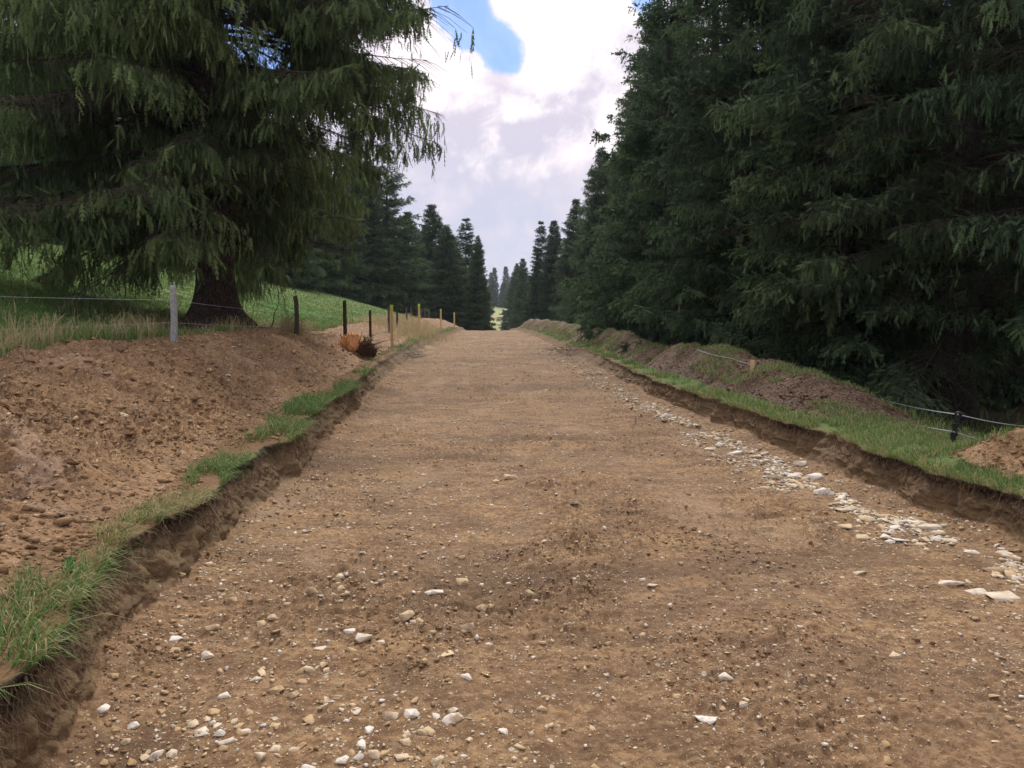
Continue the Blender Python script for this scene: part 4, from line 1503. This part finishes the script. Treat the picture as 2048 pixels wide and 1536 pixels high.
# black post and white wires at the edge of the wood
bq = hit(1903, 893)
bt = at_depth(1918, 823, bq[1])
hb_ = bt[2] - bq[2]
pm = post_mesh('electric_fence_post', hb_, .026, .020, 8, 0, .05, 3, .1, lean=((bt[0] - bq[0]) / hb_, 0))
ep = link('electric_fence_post', pm, M_black, loc=tuple(bq))
tag(ep, 'leaning black plastic fence post in the grass gap by the bramble', 'fence post')
for f in (.35, .62, .93):
    bm = bmesh.new()
    bmesh.ops.create_cone(bm, segments=10, radius1=.034, radius2=.034, depth=.03, cap_ends=True)
    me = bpy.data.meshes.new('insulator')
    bm.to_mesh(me)
    bm.free()
    link('insulator', me, M_black, ep, (f * (bt[0] - bq[0]), 0, hb_ * f))
D0 = bq[1] - .05
def near_crest(px, py):
    d = hit(px, py + 14)[1]
    return at_depth(px, py, d + .25)


wire([near_crest(1395, 700), near_crest(1462, 716), near_crest(1540, 738), at_depth(1640, 768, 12), at_depth(1770, 800, 11.4), at_depth(1916, 829, D0), at_depth(2060, 853, 9.6)], .0062, 'upper pale wire strung from the leaning black post along the wood', .02, 'wires at the edge of the wood')
wire([at_depth(1722, 824, 11.6), at_depth(1909, 864, D0), at_depth(2040, 897, 9.6)], .0055, 'lower pale wire strung from the leaning black post', .02, 'wires at the edge of the wood')

# ------------------------------------------------------------------ torn stump on the left bank
sq = hit(703, 700)
su = sq[1] / FPX
st = empty('torn_stump', tuple(sq))
tag(st, 'torn orange tree stump with dark roots dumped on the left bank', 'stump')
r = np.random.default_rng(81)


def rag(name, c, ax, rad, ln, mat, spikes, seed, n=44, m=26):
    """ragged torn log: a tube along ax whose end breaks up in splinters"""
    ax = np.array(ax, float)
    ax /= np.linalg.norm(ax)
    A = nrm(np.cross(ax, [0.1, 1, 0.2]))
    B = np.cross(ax, A)
    th = np.arange(n) * 2 * math.pi / n
    s = np.linspace(0, 1, m)
    end = 1 + spikes * (pn(th * 3.0, 0 * th + seed) + .8 * np.abs(pn(th * 8.0, 0 * th + seed + 4)))
    rr = rad * (1 - .35 * s[:, None] ** 2) * (1 + .22 * pn(np.cos(th)[None] * 2 + seed, np.sin(th)[None] * 2 + s[:, None] * 1.2, seed) + .12 * pn(th[None] * 4, s[:, None] * 3, seed + 2))
    V = np.array(c) + ax * (ln * s[:, None] * end[None])[..., None] + A * (np.cos(th)[None] * rr)[..., None] + B * (np.sin(th)[None] * rr)[..., None]
    V = V.reshape(-1, 3)
    i, j = np.meshgrid(np.arange(m - 1), np.arange(n), indexing='ij')
    Q = np.stack([i * n + j, i * n + (j + 1) % n, (i + 1) * n + (j + 1) % n, (i + 1) * n + j], -1).reshape(-1, 4)
    V = np.concatenate([V, [np.array(c) + ax * ln * .55], [np.array(c)]])
    T = [[(m - 1) * n + k, (m - 1) * n + (k + 1) % n, len(V) - 2] for k in range(n)] + [[(k + 1) % n, k, len(V) - 1] for k in range(n)]
    return link(name, make_mesh(name, V, np.array(T), Q), mat, st)


for k, (c_, a_, rd, ln) in enumerate((((.02, .05, .05), (-.35, .1, .9), .16, .44), ((.14, 0, .08), (-.15, 0, .95), .14, .40), ((-.08, 0, .02), (-.8, -.1, .6), .13, .36),
                                      ((.24, -.03, .02), (.1, -.2, .9), .12, .30), ((.08, -.12, .0), (-.5, -.5, .6), .12, .30))):
    rag('torn_wood', c_, a_, rd * (1.55 if k == 0 else 1.15), ln * .8, M_torn, .30, 3 + 5 * k)
for k, (c_, a_, rd, ln) in enumerate((((.40, .0, -.14), (-.5, .1, .6), .18, .34), ((.32, -.10, -.10), (.2, -.3, .7), .14, .26), ((.52, -.05, -.16), (.3, -.2, .5), .12, .24))):
    rag('root_mass', c_, a_, rd, ln, M_root, .5, 31 + 7 * k)
nr = 110
aa = r.uniform(0, 6.3, nr)
s = np.linspace(0, 1, 7)
base = np.array([.42, -.05, .1]) + r.normal(0, .10, (nr, 3))
dr = nrm(np.stack([r.normal(.5, .5, nr), r.normal(-.4, .4, nr), r.normal(-.1, .5, nr)], 1))
C = base[:, None, :] + dr[:, None, :] * (r.uniform(.15, .45, nr)[:, None] * s)[..., None] + np.cumsum(r.normal(0, .014, (nr, 7, 3)), 1)
V, Q = tubes(C, (r.uniform(.006, .016, nr)[:, None] * (1 - .8 * s)), 4)
link('root', make_mesh('root', V, None, Q, smooth=True), M_root, st)['kind'] = 'stuff'

# fallen branches beside the old spruce and broken roots under the left cut
def brush(name, c, n, ln, spread, rad, mat, seed, up=.25, bias=(0, 0, 0)):
    r = np.random.default_rng(seed)
    s = np.linspace(0, 1, 8)
    base = np.array([c[0], c[1], 0]) + np.stack([r.normal(0, spread[0], n), r.normal(0, spread[1], n), np.zeros(n)], 1)
    base[:, 2] = H(base[:, 0], base[:, 1]) + r.uniform(0, .10, n)
    d = nrm(np.stack([r.normal(0, 1, n) + bias[0], r.normal(0, .6, n) + bias[1], np.abs(r.normal(0, up, n)) + bias[2]], 1))
    C = base[:, None, :] + d[:, None, :] * (ln * r.uniform(.4, 1.2, n)[:, None] * s)[..., None] + np.cumsum(r.normal(0, ln * .02, (n, 8, 3)), 1)
    V, Q = tubes(C, rad * r.uniform(.4, 1.2, n)[:, None] * (1 - .75 * s), 4)
    return link(name, make_mesh(name, V, None, Q, smooth=True), mat)


q = at_depth(505, 650, 18.4)
tag(brush('fallen_branches', q, 60, .8, (.5, .25), .018, M_stick, 5, .2), 'heap of dark fallen branches at the foot of the old spruce', 'branches', kind='stuff')
q = hit(815, 712)
tag(brush('broken_roots', q, 40, .7, (.22, .7), .010, M_deadtwig, 6, .3, (.5, 0, 0)), 'tangle of broken roots hanging from the left cut past the stump', 'roots', kind='stuff')
q = hit(1140, 700)
tag(brush('broken_roots', q, 40, .6, (.3, 1.6), .010, M_stick, 7, .25, (-.4, 0, 0)), 'broken dark roots along the right cut far up the road', 'roots', kind='stuff')
q = hit(985, 1128)
tag(brush('stick', q, 1, .22, (.01, .01), .006, M_stick, 8, .05, (2, 0, 0)), 'short dark stick lying alone on the road', 'stick')
# bare pale boughs leaning out of the wood low on the right
r = np.random.default_rng(83)
n = 26
q0 = at_depth(1345, 590, 40)
s = np.linspace(0, 1, 10)
base = q0 + np.stack([r.normal(0, .5, n), r.normal(0, 1.2, n), r.normal(0, .9, n)], 1)
C = base[:, None, :] + np.stack([-(r.uniform(1.6, 3.6, n)[:, None]) * s, np.zeros((n, 10)), -(r.uniform(.3, 1.9, n)[:, None]) * s ** 1.4], -1) + np.cumsum(r.normal(0, .03, (n, 10, 3)), 1)
V, Q = tubes(C, .016 * (1 - .8 * s)[None] * np.ones((n, 1)), 4)
bt_ = BOUGH_TREE
bm_ = bt_.matrix_basis.inverted()
V = np.array([(bm_ @ Vector(v))[:] for v in V])
bo = link('dead_boughs', make_mesh('dead_boughs', V, None, Q, smooth=True), M_deadtwig, bt_)
bo['label'] = 'spray of bare grey dead boughs above the dark bank'

# ------------------------------------------------------------------ small plants
def leaf_mesh(acc, base, d, ln, w, r, fold=.25, seg=6):
    d = np.array(d, float)
    d /= np.linalg.norm(d)
    side = nrm(np.cross(d, [0, 0, 1.0]) + 1e-6)
    upv = np.cross(side, d)
    s = np.linspace(0, 1, seg + 1)
    wd = w * np.sin(np.pi * np.clip(s * .97 + .02, 0, 1)) ** .7
    mid_ = np.array(base) + d * (ln * s)[:, None] + np.array([0, 0, -1.0]) * (ln * .35 * s ** 2)[:, None]
    Lf = mid_ - side * wd[:, None] + upv * (wd * fold)[:, None]
    Rt = mid_ + side * wd[:, None] + upv * (wd * fold)[:, None]
    V = np.concatenate([Lf, mid_, Rt])
    n = seg + 1
    Q = [[k, k + 1, n + k + 1, n + k] for k in range(seg)] + [[n + k, n + k + 1, 2 * n + k + 1, 2 * n + k] for k in range(seg)]
    acc.add(V, None, np.array(Q))


q = hit(140, 1140)
acc = Acc()
r = np.random.default_rng(91)
leaf_mesh(acc, (0, 0, 0), (.0, .1, 1.0), .105, .017, r)
for k in range(6):
    a = r.uniform(0, 6.3)
    leaf_mesh(acc, (0, 0, 0), (math.cos(a), math.sin(a), r.uniform(.2, .9)), r.uniform(.05, .08), r.uniform(.010, .016), r)
tag(link('dock_plant', acc.mesh('dock_plant', True), M_dock, loc=tuple(q)), 'small bright green dock plant growing among clods on the left bank', 'plant')

bD = bq[1] + 1.6
bq2 = at_depth(2010, 860, bD)
bram = empty('bramble_bush', (bq2[0], bD, hgt(bq2[0], bD) - .05))
tag(bram, 'leafy green bramble bush beside the leaning black post', 'shrub')
acc, stem = Acc(), []
for k in range(36):
    b = np.array([r.normal(0, .5), r.normal(0, .45), 0])
    a = r.uniform(0, 6.3)
    ln = r.uniform(.5, 1.0)
    s = np.linspace(0, 1, 9)
    C = b + np.stack([math.cos(a) * ln * s, math.sin(a) * ln * s, ln * (1.25 * s - 1.1 * s ** 2)], 1)
    stem.append(C)
    for i in range(1, 9):
        for _ in range(5):
            aa = r.uniform(0, 6.3)
            leaf_mesh(acc, C[i] + r.normal(0, .02, 3), (math.cos(aa), math.sin(aa), r.uniform(-.2, .5)), r.uniform(.05, .09), r.uniform(.018, .032), r, seg=3)
link('foliage', acc.mesh('foliage'), M_leaf, bram)
V, Q = tubes(np.stack(stem), np.full((36, 9), .006), 4)
link('stem', make_mesh('stem', V, None, Q, smooth=True), M_stick, bram)

# small dark bush on the far field
q = hit(989.5, 651)
acc = Acc()
for k in range(160):
    dd = nrm(r.normal(size=3))
    leaf_mesh(acc, dd * r.uniform(.1, .55) * np.array([1, 1, .8]) + [0, 0, .5], dd, .3, .12, r, seg=2)
tag(link('far_bush', acc.mesh('far_bush'), M_needle, loc=tuple(q)), 'small dark round bush alone on the pale far field', 'shrub')

# ------------------------------------------------------------------ air
hz = material('air_haze')
hm, ht = hz
pv = ht.n('ShaderNodeVolumePrincipled')
pv.inputs['Color'].default_value = (.80, .86, .95, 1)
pv.inputs['Density'].default_value = 0.00022
pv.inputs['Anisotropy'].default_value = 0.1
ho = ht.n('ShaderNodeOutputMaterial')
ht.t.links.new(pv.outputs[0], ho.inputs['Volume'])
bm = bmesh.new()
bmesh.ops.create_cube(bm, size=1)
zlo, zhi = float(V_all[:, 2].min()) - 1.0, 62.0
for v in bm.verts:
    v.co = Vector((v.co.x * 8200, 1800 + v.co.y * 3700, (zlo + zhi) / 2 + v.co.z * (zhi - zlo)))
me = bpy.data.meshes.new('haze')
bm.to_mesh(me)
bm.free()
tag(link('haze', me, hm), kind='stuff')
